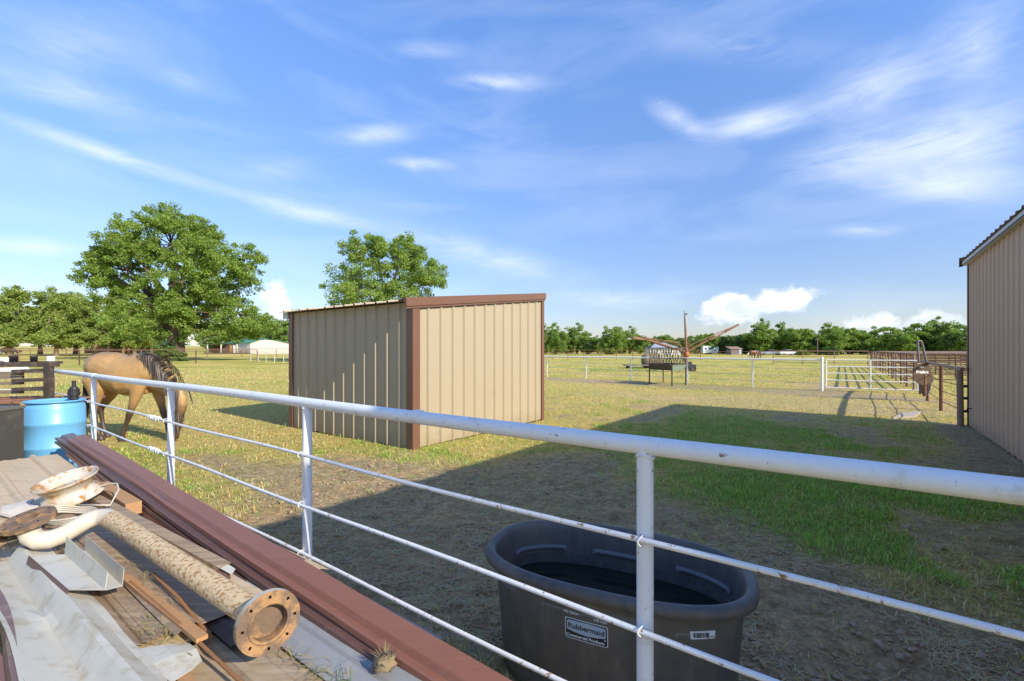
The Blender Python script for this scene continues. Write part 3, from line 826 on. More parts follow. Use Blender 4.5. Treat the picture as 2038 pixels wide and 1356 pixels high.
mb.add(tring(.12, .03), [tuple(range(TN))]); mb.add(tring(.115, 0), [tuple(range(TN))[::-1]])
body = mb.build('tank_shell', M['tank'], tank)
mb = MB(); mb.loft([tring(.0795, .387), tring(.0785, .40), tring(.0758, .425), tring(.0745, .44)], False)
mb.build('water_mark', surf('dried water line', (.085, .085, .08), .7, .5, 14, dirt=(.45, .62, 20, (.05, .05, .05))), tank)
mb = MB(); mb.add(tring(.0785, .385), [tuple(range(TN))]); mb.build('water', M['water'], tank)
for k0, k1, z in ((8, 21, .475), (27, 40, .475), (46, 60, .475), (66, 78, .475), (86, 104, .475), (110, 124, .475)):
    inner = tring(.074, z); pts = [inner[k] for k in range(k0, k1)]
    pts = [pts[0] - Vector((0, 0, .012))] + pts + [pts[-1] - Vector((0, 0, .012))]
    MB().tube(pts, .014, 10).build('moulded_ledge', M['tank_scuff'], tank)
def side_pt(s, z, off):                              # s: metres along the near side from its middle, to the right
    inset = float(np.interp(z, [q[1] for q in prof_o], [q[0] for q in prof_o]))
    L, Wd = TL - 2 * inset, TW - 2 * inset
    qs = np.linspace(math.pi, 2 * math.pi, 400); pp = np.array([oval(q, L, Wd) for q in qs])
    d = np.concatenate([[0], np.cumsum(np.hypot(*np.diff(pp, axis=0).T))]); d -= d[-1] / 2
    x, y = np.interp(s, d, pp[:, 0]), np.interp(s, d, pp[:, 1])
    x2, y2 = np.interp(s + .004, d, pp[:, 0]), np.interp(s + .004, d, pp[:, 1])
    tg = Vector((x2 - x, y2 - y, 0)).normalized(); nr = Vector((tg.y, -tg.x, 0))
    return TC + tx * (x + nr.x * off) + ty * (y + nr.y * off) + Vector((0, 0, z))
def wrap(me, s0, z0, off, name, mat, parent, shear=0.0):
    for v_ in me.vertices:
        v_.co = side_pt(s0 + v_.co.x, z0 + v_.co.y + shear * v_.co.x, off)
    me.materials.clear(); me.materials.append(mat)
    return put(name, me, parent)
def plate(poly, th=0):
    me = bpy.data.meshes.new('plate'); bm = bmesh.new()
    f = bm.faces.new([bm.verts.new((x, y, 0)) for x, y in poly]); bmesh.ops.triangulate(bm, faces=[f])
    bmesh.ops.subdivide_edges(bm, edges=bm.edges[:], cuts=2); bm.to_mesh(me); bm.free(); return me
def rrect(w, h, r, n=4):
    P_ = []
    for cx, cy, a0 in ((w / 2 - r, h / 2 - r, 0), (-w / 2 + r, h / 2 - r, 90), (-w / 2 + r, -h / 2 + r, 180), (w / 2 - r, -h / 2 + r, 270)):
        for k in range(n + 1):
            q = math.radians(a0 + 90 * k / n); P_.append((cx + r * math.cos(q), cy + r * math.sin(q)))
    return P_
M['label_white'] = surf('label white', (.62, .66, .70), .5, .05, 20)
M['label_pale'] = surf('label pale blue', (.36, .44, .52), .5, .05, 20)
M['label_dark'] = surf('label dark', (.012, .012, .014), .5, .05, 20)
LS, LZ = -.035, .398
lab = wrap(plate(rrect(.196, .096, .010)), LS, LZ, .0015, 'logo_border', M['label_white'], tank)
wrap(plate(rrect(.188, .088, .007)), LS, LZ, .0025, 'logo_field', M['label_dark'], lab)
sw = [(-.088, .036 + 0)] + [(x, .037 + .004 * math.cos(x * 17)) for x in np.linspace(-.084, .084, 9)] + [(.088, .036), (.088, -.004)] + [(x, -.006 - .012 * math.cos(x * 17)) for x in np.linspace(.084, -.084, 9)] + [(-.088, -.004)]
wrap(plate(sw), LS, LZ, .0035, 'logo_oval', M['label_pale'], lab)
wrap(text_mesh('Rubbermaid', .034, .0006), LS, LZ + .013, .0045, 'lettering', M['label_dark'], lab)
wrap(text_mesh('Commercial Products', .0195, .0007), LS - .004, LZ - .031, .0038, 'lettering', M['label_white'], lab)
wrap(text_mesh('®', .012, .0003), LS + .085, LZ - .016, .0038, 'lettering', M['label_white'], lab)
wrap(text_mesh('100 Gallon', .0165, .0004), LS - .069, LZ + .073, .0016, 'lettering', M['label_white'], tank)
wrap(text_mesh('378 Liter', .0165, .0004), LS + .066, LZ + .066, .0016, 'lettering', M['label_white'], tank)
st = wrap(plate([(-.05, -.018), (.05, -.014), (.052, .02), (-.054, .016)]), .45, .475, .0015, 'barcode_sticker', M['label_white'], tank)
rb = random.Random(3); x = -.042
while x < .022:
    w = rb.choice((.0012, .0018, .003))
    wrap(plate([(x, -.011), (x + w, -.011), (x + w, .011), (x, .011)]), .45, .475, .0025, 'bar', M['label_dark'], st); x += w + rb.choice((.0012, .002, .0028))
wrap(plate([(.026, -.008), (.046, -.007), (.046, -.004), (.026, -.005)]), .45, .475, .0025, 'bar', M['label_dark'], st)
for s0, w_, z_ in ((-.46, .12, .505), (.13, .11, .50)):
    wrap(plate(rrect(w_, .045, .004)), s0, z_ - .01, .0012, 'embossed_pad', M['tank_scuff'], tank)

# ------------------------------------------------------------------ scrap pile: sheets, trim, pipe, wheel
M['p_tan'] = surf('dusty tan sheet', (.55, .415, .255), .55, .14, 5, streak=(.25, 4, 3), rot=(0, 0, .6275), dirt=(.48, .75, 4, (.38, .285, .175)))
M['p_brown'] = surf('dusty brown sheet', (.27, .185, .115), .6, .3, 7, streak=(.2, 5, 3), rot=(0, 0, .6275), dirt=(.42, .7, 5, (.42, .305, .175)), bump=.1)
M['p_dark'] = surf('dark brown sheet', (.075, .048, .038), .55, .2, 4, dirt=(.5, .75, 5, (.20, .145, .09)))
M['p_trim'] = surf('reddish brown trim sheet', (.225, .094, .056), .36, .18, 6, streak=(.12, 9, 3), rot=(0, 0, .6275), dirt=(.56, .85, 9, (.34, .18, .12)), spec=.4)
M['p_trim2'] = surf('darker brown trim sheet', (.13, .068, .055), .4, .2, 6, streak=(.12, 9, 3), rot=(0, 0, .6275), dirt=(.55, .8, 9, (.24, .17, .13)))
M['p_white'] = surf('dirty white sheet', (.50, .475, .395), .45, .06, 3, dirt=(.50, .70, 9, (.38, .325, .22)), bump=.15, bs=7)
M['p_galv'] = surf('weathered zinc sheet', (.41, .315, .20), .5, .28, 6, streak=(.2, 5, 3), rot=(0, 0, .6275), dirt=(.42, .66, 5, (.30, .21, .115)), rust=(.68, .76, 18, (.25, .15, .07)))
M['p_blue'] = surf('pale blue grey sheet', (.27, .27, .265), .45, .16, 3, dirt=(.55, .75, 6, (.36, .31, .22)))
M['pipe_paint'] = surf('white pipe with brown rust flecks', (.62, .465, .265), .6, .12, 5, rust=(.50, .57, 26, (.34, .175, .055)), streak=(1.6, 2.6, 2.2), rot=(0, 0, .2), bump=.25, bs=30)
M['pipe_clean'] = surf('cream pipe paint', (.57, .505, .39), .5, .06, 5, rust=(.70, .74, 14, (.17, .10, .06)))
M['flange_rust'] = surf('rust brown iron', (.17, .112, .072), .85, .4, 12, dirt=(.46, .66, 14, (.36, .20, .085)), bump=.4)
M['wheel_paint'] = surf('rusty white wheel', (.50, .455, .385), .6, .12, 8, rust=(.49, .60, 13, (.33, .17, .06)), dirt=(.42, .66, 6, (.42, .315, .18)), bump=.2)
M['rebar'] = surf('rusted steel bar', (.30, .135, .05), .85, .25, 20, bump=.5, bs=200)
def strip(name, label, cat, mat, a0, a1, zf, prof, na=14, th=.0016, bf=None, group=None, wob=.004, seed=0):
    """long sheet along the fence: prof is a list of (b, dz); zf(a) the height; bf(a) a sideways shift"""
    rd = random.Random(seed); ph = rd.uniform(0, 6)
    rows = []
    for i in range(na + 1):
        a = a0 + (a1 - a0) * i / na
        rows.append([PA(a, b + (bf(a) if bf else 0), zf(a) + dz + wob * math.sin(a * 2.3 + ph + b * 5) + wob * .6 * math.sin(a * 5.1 + b * 9 + ph)) for b, dz in prof])
    o = MB().slab(rows, th, (0, 0, 1)).build(name, mat)
    return tag(o, label, cat, group)
def ribs(b0, b1, pitch=.3, first=.05, h=.022):
    return [(b0 + s_, o) for s_, o in rib_profile(0, b1 - b0, pitch, first, h, .032, .014)]
for k, aa in enumerate((-6.6, -5.0, -3.3, -1.7)):    # sleepers carrying the stack
    nm = ('farthest', 'second farthest', 'second nearest', 'nearest')[k]
    bo = MB().par(PA(aa, -1.30, 0.0), -UX * .14, VX * 1.12, Vector((0, 0, .225)))
    tag(bo.build('timber_sleeper', M['wood_grey']), nm + ' weathered timber sleeper under the scrap sheets', 'timber', 'sleepers under the scrap pile')
strip('steel_sheet', 'lowest pale blue sheet poking out under the scrap beside the fence', 'metal sheet', M['p_blue'], -5.4, -1.58, lambda a: .245, ribs(-1.05, -.03), seed=1)
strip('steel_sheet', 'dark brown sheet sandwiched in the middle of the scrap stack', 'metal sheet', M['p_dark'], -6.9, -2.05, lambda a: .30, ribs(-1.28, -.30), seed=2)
strip('steel_sheet', 'dusty tan sheet lying under the tan ribbed sheet near the barrels', 'metal sheet', M['p_tan'], -6.9, -3.6, lambda a: .375, ribs(-1.42, -.55), seed=3)
strip('steel_sheet', 'wide weathered zinc sheet under the rusty pipe flange', 'metal sheet', M['p_galv'], -3.9, -.55, lambda a: .395, ribs(-1.30, -.50, .23, .03, .026) , seed=4, na=18)
strip('steel_sheet', 'tan ribbed sheet with raised end in front of the blue barrel', 'metal sheet', M['p_tan'], -7.07, -4.35, lambda a: .455 + .018 * max(0, -5.2 - a), ribs(-1.44, -.50, .305, .14, .026), seed=5)
strip('steel_sheet', 'pale zinc strip showing between brown channel and brown trim', 'metal sheet', M['p_blue'], -4.6, -1.25, lambda a: .415, [(-.66, 0), (-.62, .02), (-.56, .02), (-.52, 0), (-.30, 0)], seed=6)
strip('steel_sheet', 'brown ribbed sheet with cut end beside the folded white flashing', 'metal sheet', M['p_brown'], -4.6, -2.32, lambda a: .445, ribs(-1.07, -.87, .10, .05, .012), seed=7)
strip('steel_sheet', 'brown ribbed sheet beneath the rusty white pipe', 'metal sheet', M['p_brown'], -4.9, -2.24, lambda a: .462, [(-.92, 0), (-.89, .022), (-.85, .026), (-.82, .004), (-.74, 0), (-.70, .004), (-.66, .0), (-.60, 0)], seed=8)
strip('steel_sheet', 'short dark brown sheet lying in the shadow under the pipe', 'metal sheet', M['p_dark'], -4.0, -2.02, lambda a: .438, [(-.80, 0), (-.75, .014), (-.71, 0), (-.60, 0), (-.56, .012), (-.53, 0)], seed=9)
strip('steel_sheet', 'cardboard tan offcut below the cut brown sheet end', 'metal sheet', surf('tan offcut', (.47, .33, .16), .7, .12, 6), -2.6, -2.2, lambda a: .432, [(-1.05, 0), (-.93, .0), (-.80, 0)], na=4, seed=10)
strip('steel_sheet', 'tan strip sticking out behind the brown trim near the second post', 'metal sheet', M['p_tan'], -4.9, -2.50, lambda a: .345, [(-.30, 0), (-.22, .0), (-.12, .004), (-.07, -.02)], bf=lambda a: .012 * math.sin(a * 2), seed=11)
strip('steel_sheet', 'thin brown strip behind the brown trim beside the fence rod', 'metal sheet', M['p_trim2'], -5.2, -2.62, lambda a: .375, [(-.26, 0), (-.17, .012), (-.135, 0)], bf=lambda a: .010 * math.sin(a * 1.7 + 1), seed=12)
strip('sheet_offcut', 'tan ribbed offcut lying between the pipe and the brown channel', 'metal scrap', M['p_tan'], -2.95, -2.28, lambda a: .452, [(-.70, 0), (-.66, .012), (-.62, .012), (-.59, 0), (-.54, .002)], na=4, seed=31, bf=lambda a: .05 * (a + 2.6))
strip('sheet_offcut', 'small brown offcut stuck under the pipe near its big flange', 'metal scrap', M['p_brown'], -2.30, -2.0, lambda a: .43, [(-.74, 0), (-.68, .004), (-.58, 0)], na=3, seed=32, bf=lambda a: .12 * (a + 2.1))
for k_, (a_, b_, l_, an_, lb_) in enumerate(((-3.3, -.93, 1.2, .03, 'long weathered lath lying over the brown sheets beside the white flashing'), (-2.0, -1.0, .55, -.05, 'short weathered lath on the zinc sheet near the torn white offcut'))):
    dr_ = (-UX * math.cos(an_) + VX * math.sin(an_))
    tag(MB().par(PA(a_, b_, .468 if k_ == 0 else .425), dr_ * l_, VX * .042, Vector((0, 0, .018))).build('timber_lath', M['wood']), lb_, 'timber')
# white bent flashing with a crease and a ridge
def wz(a): return .0 + .004 * math.sin(a * 3)
rows = []
for i in range(23):
    a = -3.86 + i * .14
    k = (a + 3.86) / 3.08
    dent = .018 * math.exp(-((a + 2.86) / .10) ** 2)
    lift = .03 * math.sin(a * 1.9 + .6)
    rows.append([PA(a, -1.355 + .012 * math.sin(a * 4), .500 + lift * .5), PA(a, -1.31, .478 + lift * .5), PA(a, -1.262, .458 + lift * .3), PA(a, -1.222 + .04 * k, .438 + dent), PA(a, -1.205 + .05 * k, .462 + dent * .5), PA(a, -1.17 + .06 * k, .515 + .2 * dent + .004 * math.sin(a * 9)), PA(a, -1.155 + .075 * k, .512), PA(a, -1.09 + .05 * k, .475 + .006 * math.sin(a * 6)), PA(a, -1.045 + .02 * k, .462 + .006 * math.sin(a * 11))])
tag(MB().slab(rows, .0012).build('white_flashing', M['p_white']), 'long creased white flashing along the near edge of the scrap pile', 'flashing')
# small folded white flashing on top
ff = thing('folded_flashing', 'short white flashing folded into two upright fins on the pile', 'flashing', loc=PA(-3.2, -1.07, .52))
z = .528
MB().slab([[PA(-3.55, -1.17, z + .01), PA(-3.45, -1.05, z)], [PA(-2.91, -1.125, z + .004), PA(-2.80, -1.022, z - .006)]], .0014).build('flat_plate', M['p_white'], ff)
MB().slab([[PA(-3.45, -1.049, z), PA(-3.49, -1.035, z + .085)], [PA(-2.80, -1.021, z - .006), PA(-2.83, -1.004, z + .062)]], .0014, VX).build('fin', M['p_white'], ff)
MB().slab([[PA(-3.45, -1.047, z - .002), PA(-3.46, -.965, z - .012)], [PA(-2.80, -1.019, z - .008), PA(-2.81, -.955, z - .018)]], .0014).build('flat_plate', M['p_white'], ff)
MB().slab([[PA(-3.47, -.964, z - .012), PA(-3.49, -.952, z + .06)], [PA(-2.81, -.954, z - .018), PA(-2.83, -.944, z + .055)]], .0014, VX).build('fin', M['p_white'], ff)
MB().slab([[PA(-3.56, -1.172, z + .008), PA(-3.55, -1.182, z - .03)], [PA(-2.915, -1.127, z + .002), PA(-2.91, -1.137, z - .035)]], .0014, -VX).build('hem', M['p_trim2'], ff)
sc_ = MB()
sc_.slab([[PA(-2.28, -1.03, .452), PA(-2.22, -.97, .458), PA(-2.16, -.90, .452)], [PA(-2.12, -1.05, .455), PA(-2.10, -.97, .466), PA(-2.08, -.90, .46)], [PA(-1.96, -1.02, .448), PA(-1.97, -.955, .452), PA(-2.0, -.91, .45)]], .0016)
tag(sc_.build('sheet_offcut', M['p_white']), 'torn white sheet offcut near the rusty rod', 'metal scrap')
tag(MB().slab([[PA(-5.0, -1.12, .497), PA(-5.05, -.95, .50)], [PA(-4.82, -1.15, .500), PA(-4.86, -1.0, .515)], [PA(-4.62, -1.08, .485), PA(-4.7, -.95, .505)]], .02).build('foam_offcut', surf('dirty white foam', (.62, .55, .46), .9, .12, 12, bump=.5, bs=40)), 'torn pinkish white foam offcut beside the wheel rim', 'foam scrap')
# brown wavy trims along the near left edge
strip('trim_strip', 'wavy brown trim strip on edge along the white flashing', 'trim', surf('dusty purple brown trim', (.17, .105, .085), .5, .2, 8, dirt=(.5, .75, 12, (.36, .27, .17))), -4.1, -.8, lambda a: .505 + .012 * math.sin(a * 3.1), [(-1.36, -.045), (-1.352, .0), (-1.325, .004)], bf=lambda a: .022 * math.sin(a * 3.6), na=30, seed=13)
strip('trim_strip', 'lower reddish brown trim strip at the bottom left corner', 'trim', M['p_trim'], -4.1, -.8, lambda a: .43 + .01 * math.sin(a * 2.1), [(-1.44, -.06), (-1.43, .0), (-1.385, .006)], bf=lambda a: .03 * math.sin(a * 2.2 + .8), na=30, seed=14)
strip('trim_strip', 'zinc coated strip between the two wavy brown trims', 'trim', M['p_galv'], -4.1, -.8, lambda a: .455 + .01 * math.sin(a * 2.6), [(-1.402, -.03), (-1.392, .0), (-1.37, .002)], bf=lambda a: .026 * math.sin(a * 2.9 + .3), na=30, seed=15)
# the brown trim bundle: three nested twenty foot pieces
def trim_piece(name, label, mat, a0, a1, db, dz, seed, lipped=True):
    pr = [(0, -.03), (-.003, 0), (-.094, -.010), (-.098, -.012), (-.114, -.034), (-.119, -.035), (-.154, -.030), (-.159, -.050)]
    zf = lambda a: .675 + (a + 7.1) * (.455 - .675) / 6.1 + dz
    bf = lambda a: -.262 + (a + 7.1) * (-.035) / 6.1 + db + .004 * math.sin(a * 1.3 + seed)
    return strip(name, label, 'trim', mat, a0, a1, zf, pr, na=26, th=.0014, bf=bf, wob=.0025, seed=seed)
trim_piece('trim_length', 'long reddish brown trim on top of the bundle along the fence', M['p_trim'], -7.08, -.62, 0, 0, 21)
trim_piece('trim_length', 'brown trim just under the top one, its end sticking out farther', M['p_trim2'], -7.42, -.75, -.045, -.030, 22)
trim_piece('trim_length', 'lowest brown trim of the bundle, scuffed far end near the barrel', M['p_trim2'], -7.36, -1.9, -.062, -.062, 23)
trim_piece('trim_length', 'short brown trim slipped out of the bundle towards the pipe', M['p_trim'], -6.7, -2.55, -.075, -.090, 24)
# channel with a white torn end
ch = thing('brown_channel', 'dirty brown channel with a white torn end beside the pipe', 'trim', loc=PA(-3.6, -.62, .5))
rows = [[PA(a, b_ - .69 + .07 * (a + 4.6), z_ + .53 - .022 * (a + 4.6)) for b_, z_ in ((-.03, -.04), (-.028, 0), (.03, .008), (.034, -.03))] for a in np.linspace(-4.9, -2.68, 10)]
MB().slab(rows, .0016).build('channel', M['p_brown'], ch)
MB().slab([[PA(-2.70, -.585, .49), PA(-2.70, -.54, .492)], [PA(-2.58, -.565, .475), PA(-2.62, -.53, .48)]], .0014).build('torn_end', M['p_white'], ch)
MB().slab([[PA(-2.70, -.59, .47), PA(-2.70, -.545, .488)], [PA(-2.58, -.585, .455), PA(-2.58, -.57, .458)]], .0014, -VX).build('torn_end', M['p_trim2'], ch)
bl = MB().par(PA(-5.02, -.615, .452), -UX * .86, VX * .095, Vector((0, 0, .088)))
tag(bl.build('timber_block', M['wood']), 'sawn square timber block with orange end grain beside the wheel', 'timber')
# flanged pipe
pp = thing('flanged_pipe', 'rust flecked white pipe with an elbow and a flange at each end', 'pipe', loc=PA(-2.8, -.78, .5))
MB().tube([PA(a, -.76 + (a + 1.82) * .0262, .595 + .004 * (a + 1.82) * -1) for a in np.linspace(-1.845, -3.66, 14)], .0515, 28).build('straight_pipe', M['pipe_paint'], pp)
el_ = [(-3.645, -.808, .603), (-3.72, -.815, .605), (-3.765, -.85, .602), (-3.77, -.90, .592), (-3.735, -.965, .574), (-3.705, -1.02, .560), (-3.695, -1.07, .556), (-3.715, -1.11, .560), (-3.76, -1.135, .578), (-3.80, -1.14, .612), (-3.815, -1.142, .648)]
MB().tube([PA(*q) for q in el_], .0508, 28).build('elbow', M['pipe_clean'], pp)
def flange(c, d, R, hole, th, nb, mat_face, mat_edge, blind=None):
    Mx = axis_matrix(c, d); mb = MB(); n = 64
    mb.lathe([(R, -th), (R, 0)], n, Mx, 1, False)
    for z_, flip in ((0, False), (-th, True)):       # faces with bolt holes left open
        rs = [hole, R * .70, R * .77, R * .87, R]
        for i in range(4):
            for k in range(n):
                if i == 2 and (k * nb // n) != ((k + 1) * nb // n) : continue
                q0, q1 = 2 * math.pi * k / n, 2 * math.pi * (k + 1) / n
                vs = [Mx @ Vector((r * math.cos(q), r * math.sin(q), z_)) for r, q in ((rs[i], q0), (rs[i + 1], q0), (rs[i + 1], q1), (rs[i], q1))]
                mb.add(vs, [(0, 1, 2, 3)] if not flip else [(3, 2, 1, 0)], False, 0)
    mb.lathe([(hole, 0), (hole, -max(th, blind or 0))], n, Mx, 0)
    mb.lathe([(hole * 1.18, .0), (hole * 1.18, .004), (hole * 1.0, .004), (hole, 0)], n, Mx, 0)
    if blind: mb.lathe([(hole, -blind), (.001, -blind)], n, Mx, 0)
    else: mb.lathe([(hole, -th), (hole * .98, -.16)], n, Mx, 0)
    return mb.build('flange', [mat_face, mat_edge], pp)
flange(PA(-1.785, -.759, .598), -UX * 1.0 + VX * -.10 + Vector((0, 0, .06)), .116, .066, .026, 8, M['flange_rust'], M['wheel_paint'], blind=.045)
flange(PA(-3.82, -1.143, .672), Vector((-.08, -.28, 1)), .122, .050, .026, 8, M['flange_rust'], M['flange_rust'])
# wheel rim
wc = PA(-4.66, -.80, .492)
wd = Vector((-.12, -.24, .96)).normalized()
low = .185 * math.sqrt(1 - wd.z ** 2)
Mx = axis_matrix(wc + Vector((0, 0, low)), wd) @ Matrix.Diagonal((1, 1, .95, 1))
wheel = thing('wheel_rim', 'rusty white steel wheel rim leaning on the scrap sheets', 'wheel rim', loc=wc)
mb = MB(); mb.lathe([(.183, -.002), (.190, .004), (.188, .014), (.170, .022), (.164, .050), (.142, .066), (.140, .098), (.160, .114), (.166, .142), (.182, .150), (.190, .160), (.188, .170), (.181, .168), (.176, .155), (.160, .146), (.154, .118), (.135, .100), (.134, .064), (.158, .046), (.164, .020), (.183, -.002)], 56, Mx)
mb.build('rim_barrel', M['wheel_paint'], wheel)
mb = MB(); rs = [.030, .048, .066, .082, .100, .116, .136]; zs = [.108, .110, .112, .104, .096, .094, .090]; n = 60
for i in range(6):
    for k in range(n):
        ph = (k % 10)
        if i in (3, 4) and ph in (4, 5, 6): continue
        if i == 1 and k % 12 == 6: continue
        q0, q1 = 2 * math.pi * k / n, 2 * math.pi * (k + 1) / n
        for dz, fl in ((0, 0), (-.006, 1)):
            vs = [Mx @ Vector((r * math.cos(q), r * math.sin(q), z_ + dz)) for r, q, z_ in ((rs[i], q0, zs[i]), (rs[i + 1], q0, zs[i + 1]), (rs[i + 1], q1, zs[i + 1]), (rs[i], q1, zs[i]))]
            mb.add(vs, [(0, 1, 2, 3)] if not fl else [(3, 2, 1, 0)], True)
mb.build('wheel_disc', M['wheel_paint'], wheel)
for nm, pts in (('short orange rusted steel bar lying beside the pipe', [(-2.86, -.822, .502), (-2.5, -.828, .498), (-2.13, -.832, .452)]), ('long rusted steel bar running to the bottom of the scrap pile', [(-2.9, -.905, .482), (-2.3, -.892, .482), (-1.8, -.868, .44), (-1.0, -.83, .432)])):
    tag(MB().tube([PA(*q) for q in pts], .0075, 8).build('steel_bar', M['rebar']), nm, 'steel bar')
# white cable coil
co = []
for k in range(150):
    q = 2 * math.pi * k / 34; r = .135 + .02 * math.sin(k * .37) + .0002 * k
    co.append(PA(-4.28 + r * 1.25 * math.cos(q), -.895 + r * .8 * math.sin(q), .500 + .010 * (k / 34) + .008 * math.sin(q * 1.5 + k * .1)))
co += [PA(-4.15, -.70, .56), PA(-4.3, -.62, .62), PA(-4.42, -.60, .64), PA(-4.52, -.62, .63), PA(-4.6, -.68, .60)]
tag(MB().tube(co, .0058, 7).build('cable_coil', M['pipe_clean']), 'loose coil of white cable behind the pipe elbow', 'cable')
cl = MB(); rd = random.Random(4)
cr = []
for i in range(7):
    zz = -1 + 2 * i / 6; rr = math.sqrt(max(0.02, 1 - zz * zz)) * .045
    cr.append([PA(-1.42 + rr * math.cos(q) * rd.uniform(.5, 1.35), -.50 + rr * math.sin(q) * rd.uniform(.5, 1.35), .45 + zz * .030 * rd.uniform(.7, 1.2)) for q in np.linspace(0, 2 * math.pi, 11)[:-1]])
cl.loft(cr)
for k in range(70):
    q = rd.uniform(0, 6.28); d_ = Vector((math.cos(q) * rd.uniform(.1, .9), math.sin(q) * rd.uniform(.1, .9), rd.uniform(.3, 1))).normalized(); p0 = PA(-1.42, -.50, .452) + d_ * .03; s_ = Vector((-math.sin(q), math.cos(q), 0)) * .0018
    cl.add([p0 - s_, p0 + s_, p0 + d_ * rd.uniform(.02, .05)], [(0, 1, 2)])
tag(cl.build('grass_clod', M['hay']), 'small clod of dry turf on the end of the zinc strip', 'clod')
rg = np.random.default_rng(12); hv, hf, hc = [], [], []
for (ca, cb, cz, sa, sb, n_) in ((-3.95, -1.17, .50, .12, .07, 120), (-4.3, -1.05, .50, .2, .1, 110), (-2.9, -.86, .492, .5, .03, 60), (-2.35, -.95, .452, .18, .06, 90), (-3.6, -1.0, .475, .15, .05, 60), (-1.6, -.66, .425, .3, .05, 90), (-4.05, -1.28, .42, .22, .08, 90)):
    for k in range(n_):
        a_, b_ = rg.normal(ca, sa * .5), rg.normal(cb, sb * .5); q = rg.uniform(0, 6.28); l_ = rg.uniform(.02, .07)
        p0 = PA(a_, b_, cz + rg.uniform(0, .018)); d_ = Vector((math.cos(q), math.sin(q), rg.uniform(-.2, .4))) * l_; s_ = Vector((-math.sin(q), math.cos(q), 0)) * .0012
        o_ = len(hv); hv += [tuple(p0 - s_), tuple(p0 + s_), tuple(p0 + d_ + s_), tuple(p0 + d_ - s_)]; hf.append((o_, o_ + 1, o_ + 2, o_ + 3))
        cc = (rg.uniform(.34, .5), rg.uniform(.29, .4), rg.uniform(.1, .2), 1) if rg.random() > .15 else (.12, .2, .04, 1); hc += [cc] * 4
tag(put('hay_scraps', np_mesh('hay_scraps', np.array(hv), np.array(hf), M['grass'], np.array(hc))), 'wisps of dry hay caught on the scrap pile', 'hay', kind='stuff')

# ------------------------------------------------------------------ barrels, bin and rack at the left
def barrel_mat(name, c, d): return surf(name, c, .38, .10, 2.5, dirt=(.66, .74, 9, d), spec=.5)
M['blue'] = barrel_mat('light blue barrel plastic', (.14, .385, .62), (.22, .34, .36))
M['navy'] = barrel_mat('dark blue barrel plastic', (.012, .035, .22), (.03, .05, .2))
BPROF = [(.0, .0), (.262, .0), (.285, .02), (.290, .06), (.288, .27), (.297, .285), (.297, .31), (.288, .325), (.288, .56), (.297, .575), (.297, .605), (.288, .62), (.288, .78), (.276, .815), (.262, .835), (.264, .848), (.288, .852), (.292, .864), (.286, .872), (.268, .868), (.262, .850), (.0, .848)]
BB = Vector((-5.8, 5.78, .14))
pal = thing('pallet', 'low weathered pallet under the light blue barrel', 'pallet', loc=(-5.75, 5.78, 0))
for k in range(6): MB().box((-5.75 , 5.50 + k * .11, .128), (.8, .085, .02), Matrix.Rotation(.0, 3, 'Z')).build('deck_board', M['wood_grey'], pal)
for k in range(3): MB().box((-6.10 + k * .35, 5.78, .058), (.09, .66, .116)).build('stringer', M['wood_grey'], pal)
b1 = thing('barrel', 'light blue plastic barrel with a black fitting on its lid', 'barrel', loc=BB)
MB().lathe(BPROF, 56, Matrix.Translation(BB)).build('barrel_body', M['blue'], b1)
fp = BB + Vector((.18, .06, .85))
fit = MB(); fit.lathe([(.03, -.01), (.034, 0), (.034, .022), (.044, .023), (.044, .045), (.037, .046), (.037, .055), (.049, .056), (.049, .072), (.053, .073), (.053, .098), (.047, .099), (.047, .112), (.050, .113), (.050, .128), (.038, .13), (.034, .148), (.019, .155), (.017, .20), (.019, .202), (.019, .215), (.012, .218), (.0, .218)], 14, Matrix.Translation(fp) @ Matrix.Scale(1.2, 4), 0, False)
fit.build('pump_fitting', M['black'], b1)
B2 = Vector((-6.55, 6.42, .01))
b2 = thing('barrel', 'dark blue plastic barrel mostly hidden behind the light blue one', 'barrel', loc=B2)
MB().lathe([(r * .97, z_ * .985) for r, z_ in BPROF], 40, Matrix.Translation(B2)).build('barrel_body', M['navy'], b2)
bin_ = thing('storage_bin', 'dark dusty bin at the left edge beside the barrels', 'bin', loc=(-5.95, 5.1, 0))
BR = Matrix.Rotation(.06, 3, 'Z')
MB().box((-6.27, 5.12, .49), (1.22, .26, .96), BR).build('bin_body', M['dark_plastic'], bin_)
MB().box((-6.27, 5.12, .985), (1.24, .28, .03), BR).build('bin_rim', surf('bin rim', (.12, .11, .09), .7, .2, 5), bin_)
M['rack'] = surf('blackened steel', (.055, .042, .034), .75, .35, 9, dirt=(.5, .72, 8, (.17, .11, .07)))
M['rack_rust'] = surf('orange rusted flat bar', (.24, .105, .055), .8, .25, 6)
RK = Vector((-7.02, 6.9, 0))
rack = thing('steel_rack', 'dark steel rack with stub arms at the left edge', 'rack', loc=RK)
MB().box(RK + Vector((0, 0, .73)), (.085, .085, 1.46)).build('upright', M['rack'], rack)
MB().box((-8.6, 7.0, .73), (.085, .085, 1.46)).build('upright', M['rack'], rack)
MB().box((-7.8, 6.93, 1.425), (1.75, .09, .075)).build('top_beam', M['rack'], rack)
MB().box((-7.8, 7.08, 1.45), (1.6, .04, .04)).build('top_beam', M['rack'], rack)
for z_ in (1.345, 1.205, 1.075, .93):
    MB().box((-7.23, 6.80, z_ - .012), (.40, .055, .05), Matrix.Rotation(.12, 3, 'Z') @ Matrix.Rotation(-.04, 3, 'Y')).build('stub_arm', M['rack'], rack)
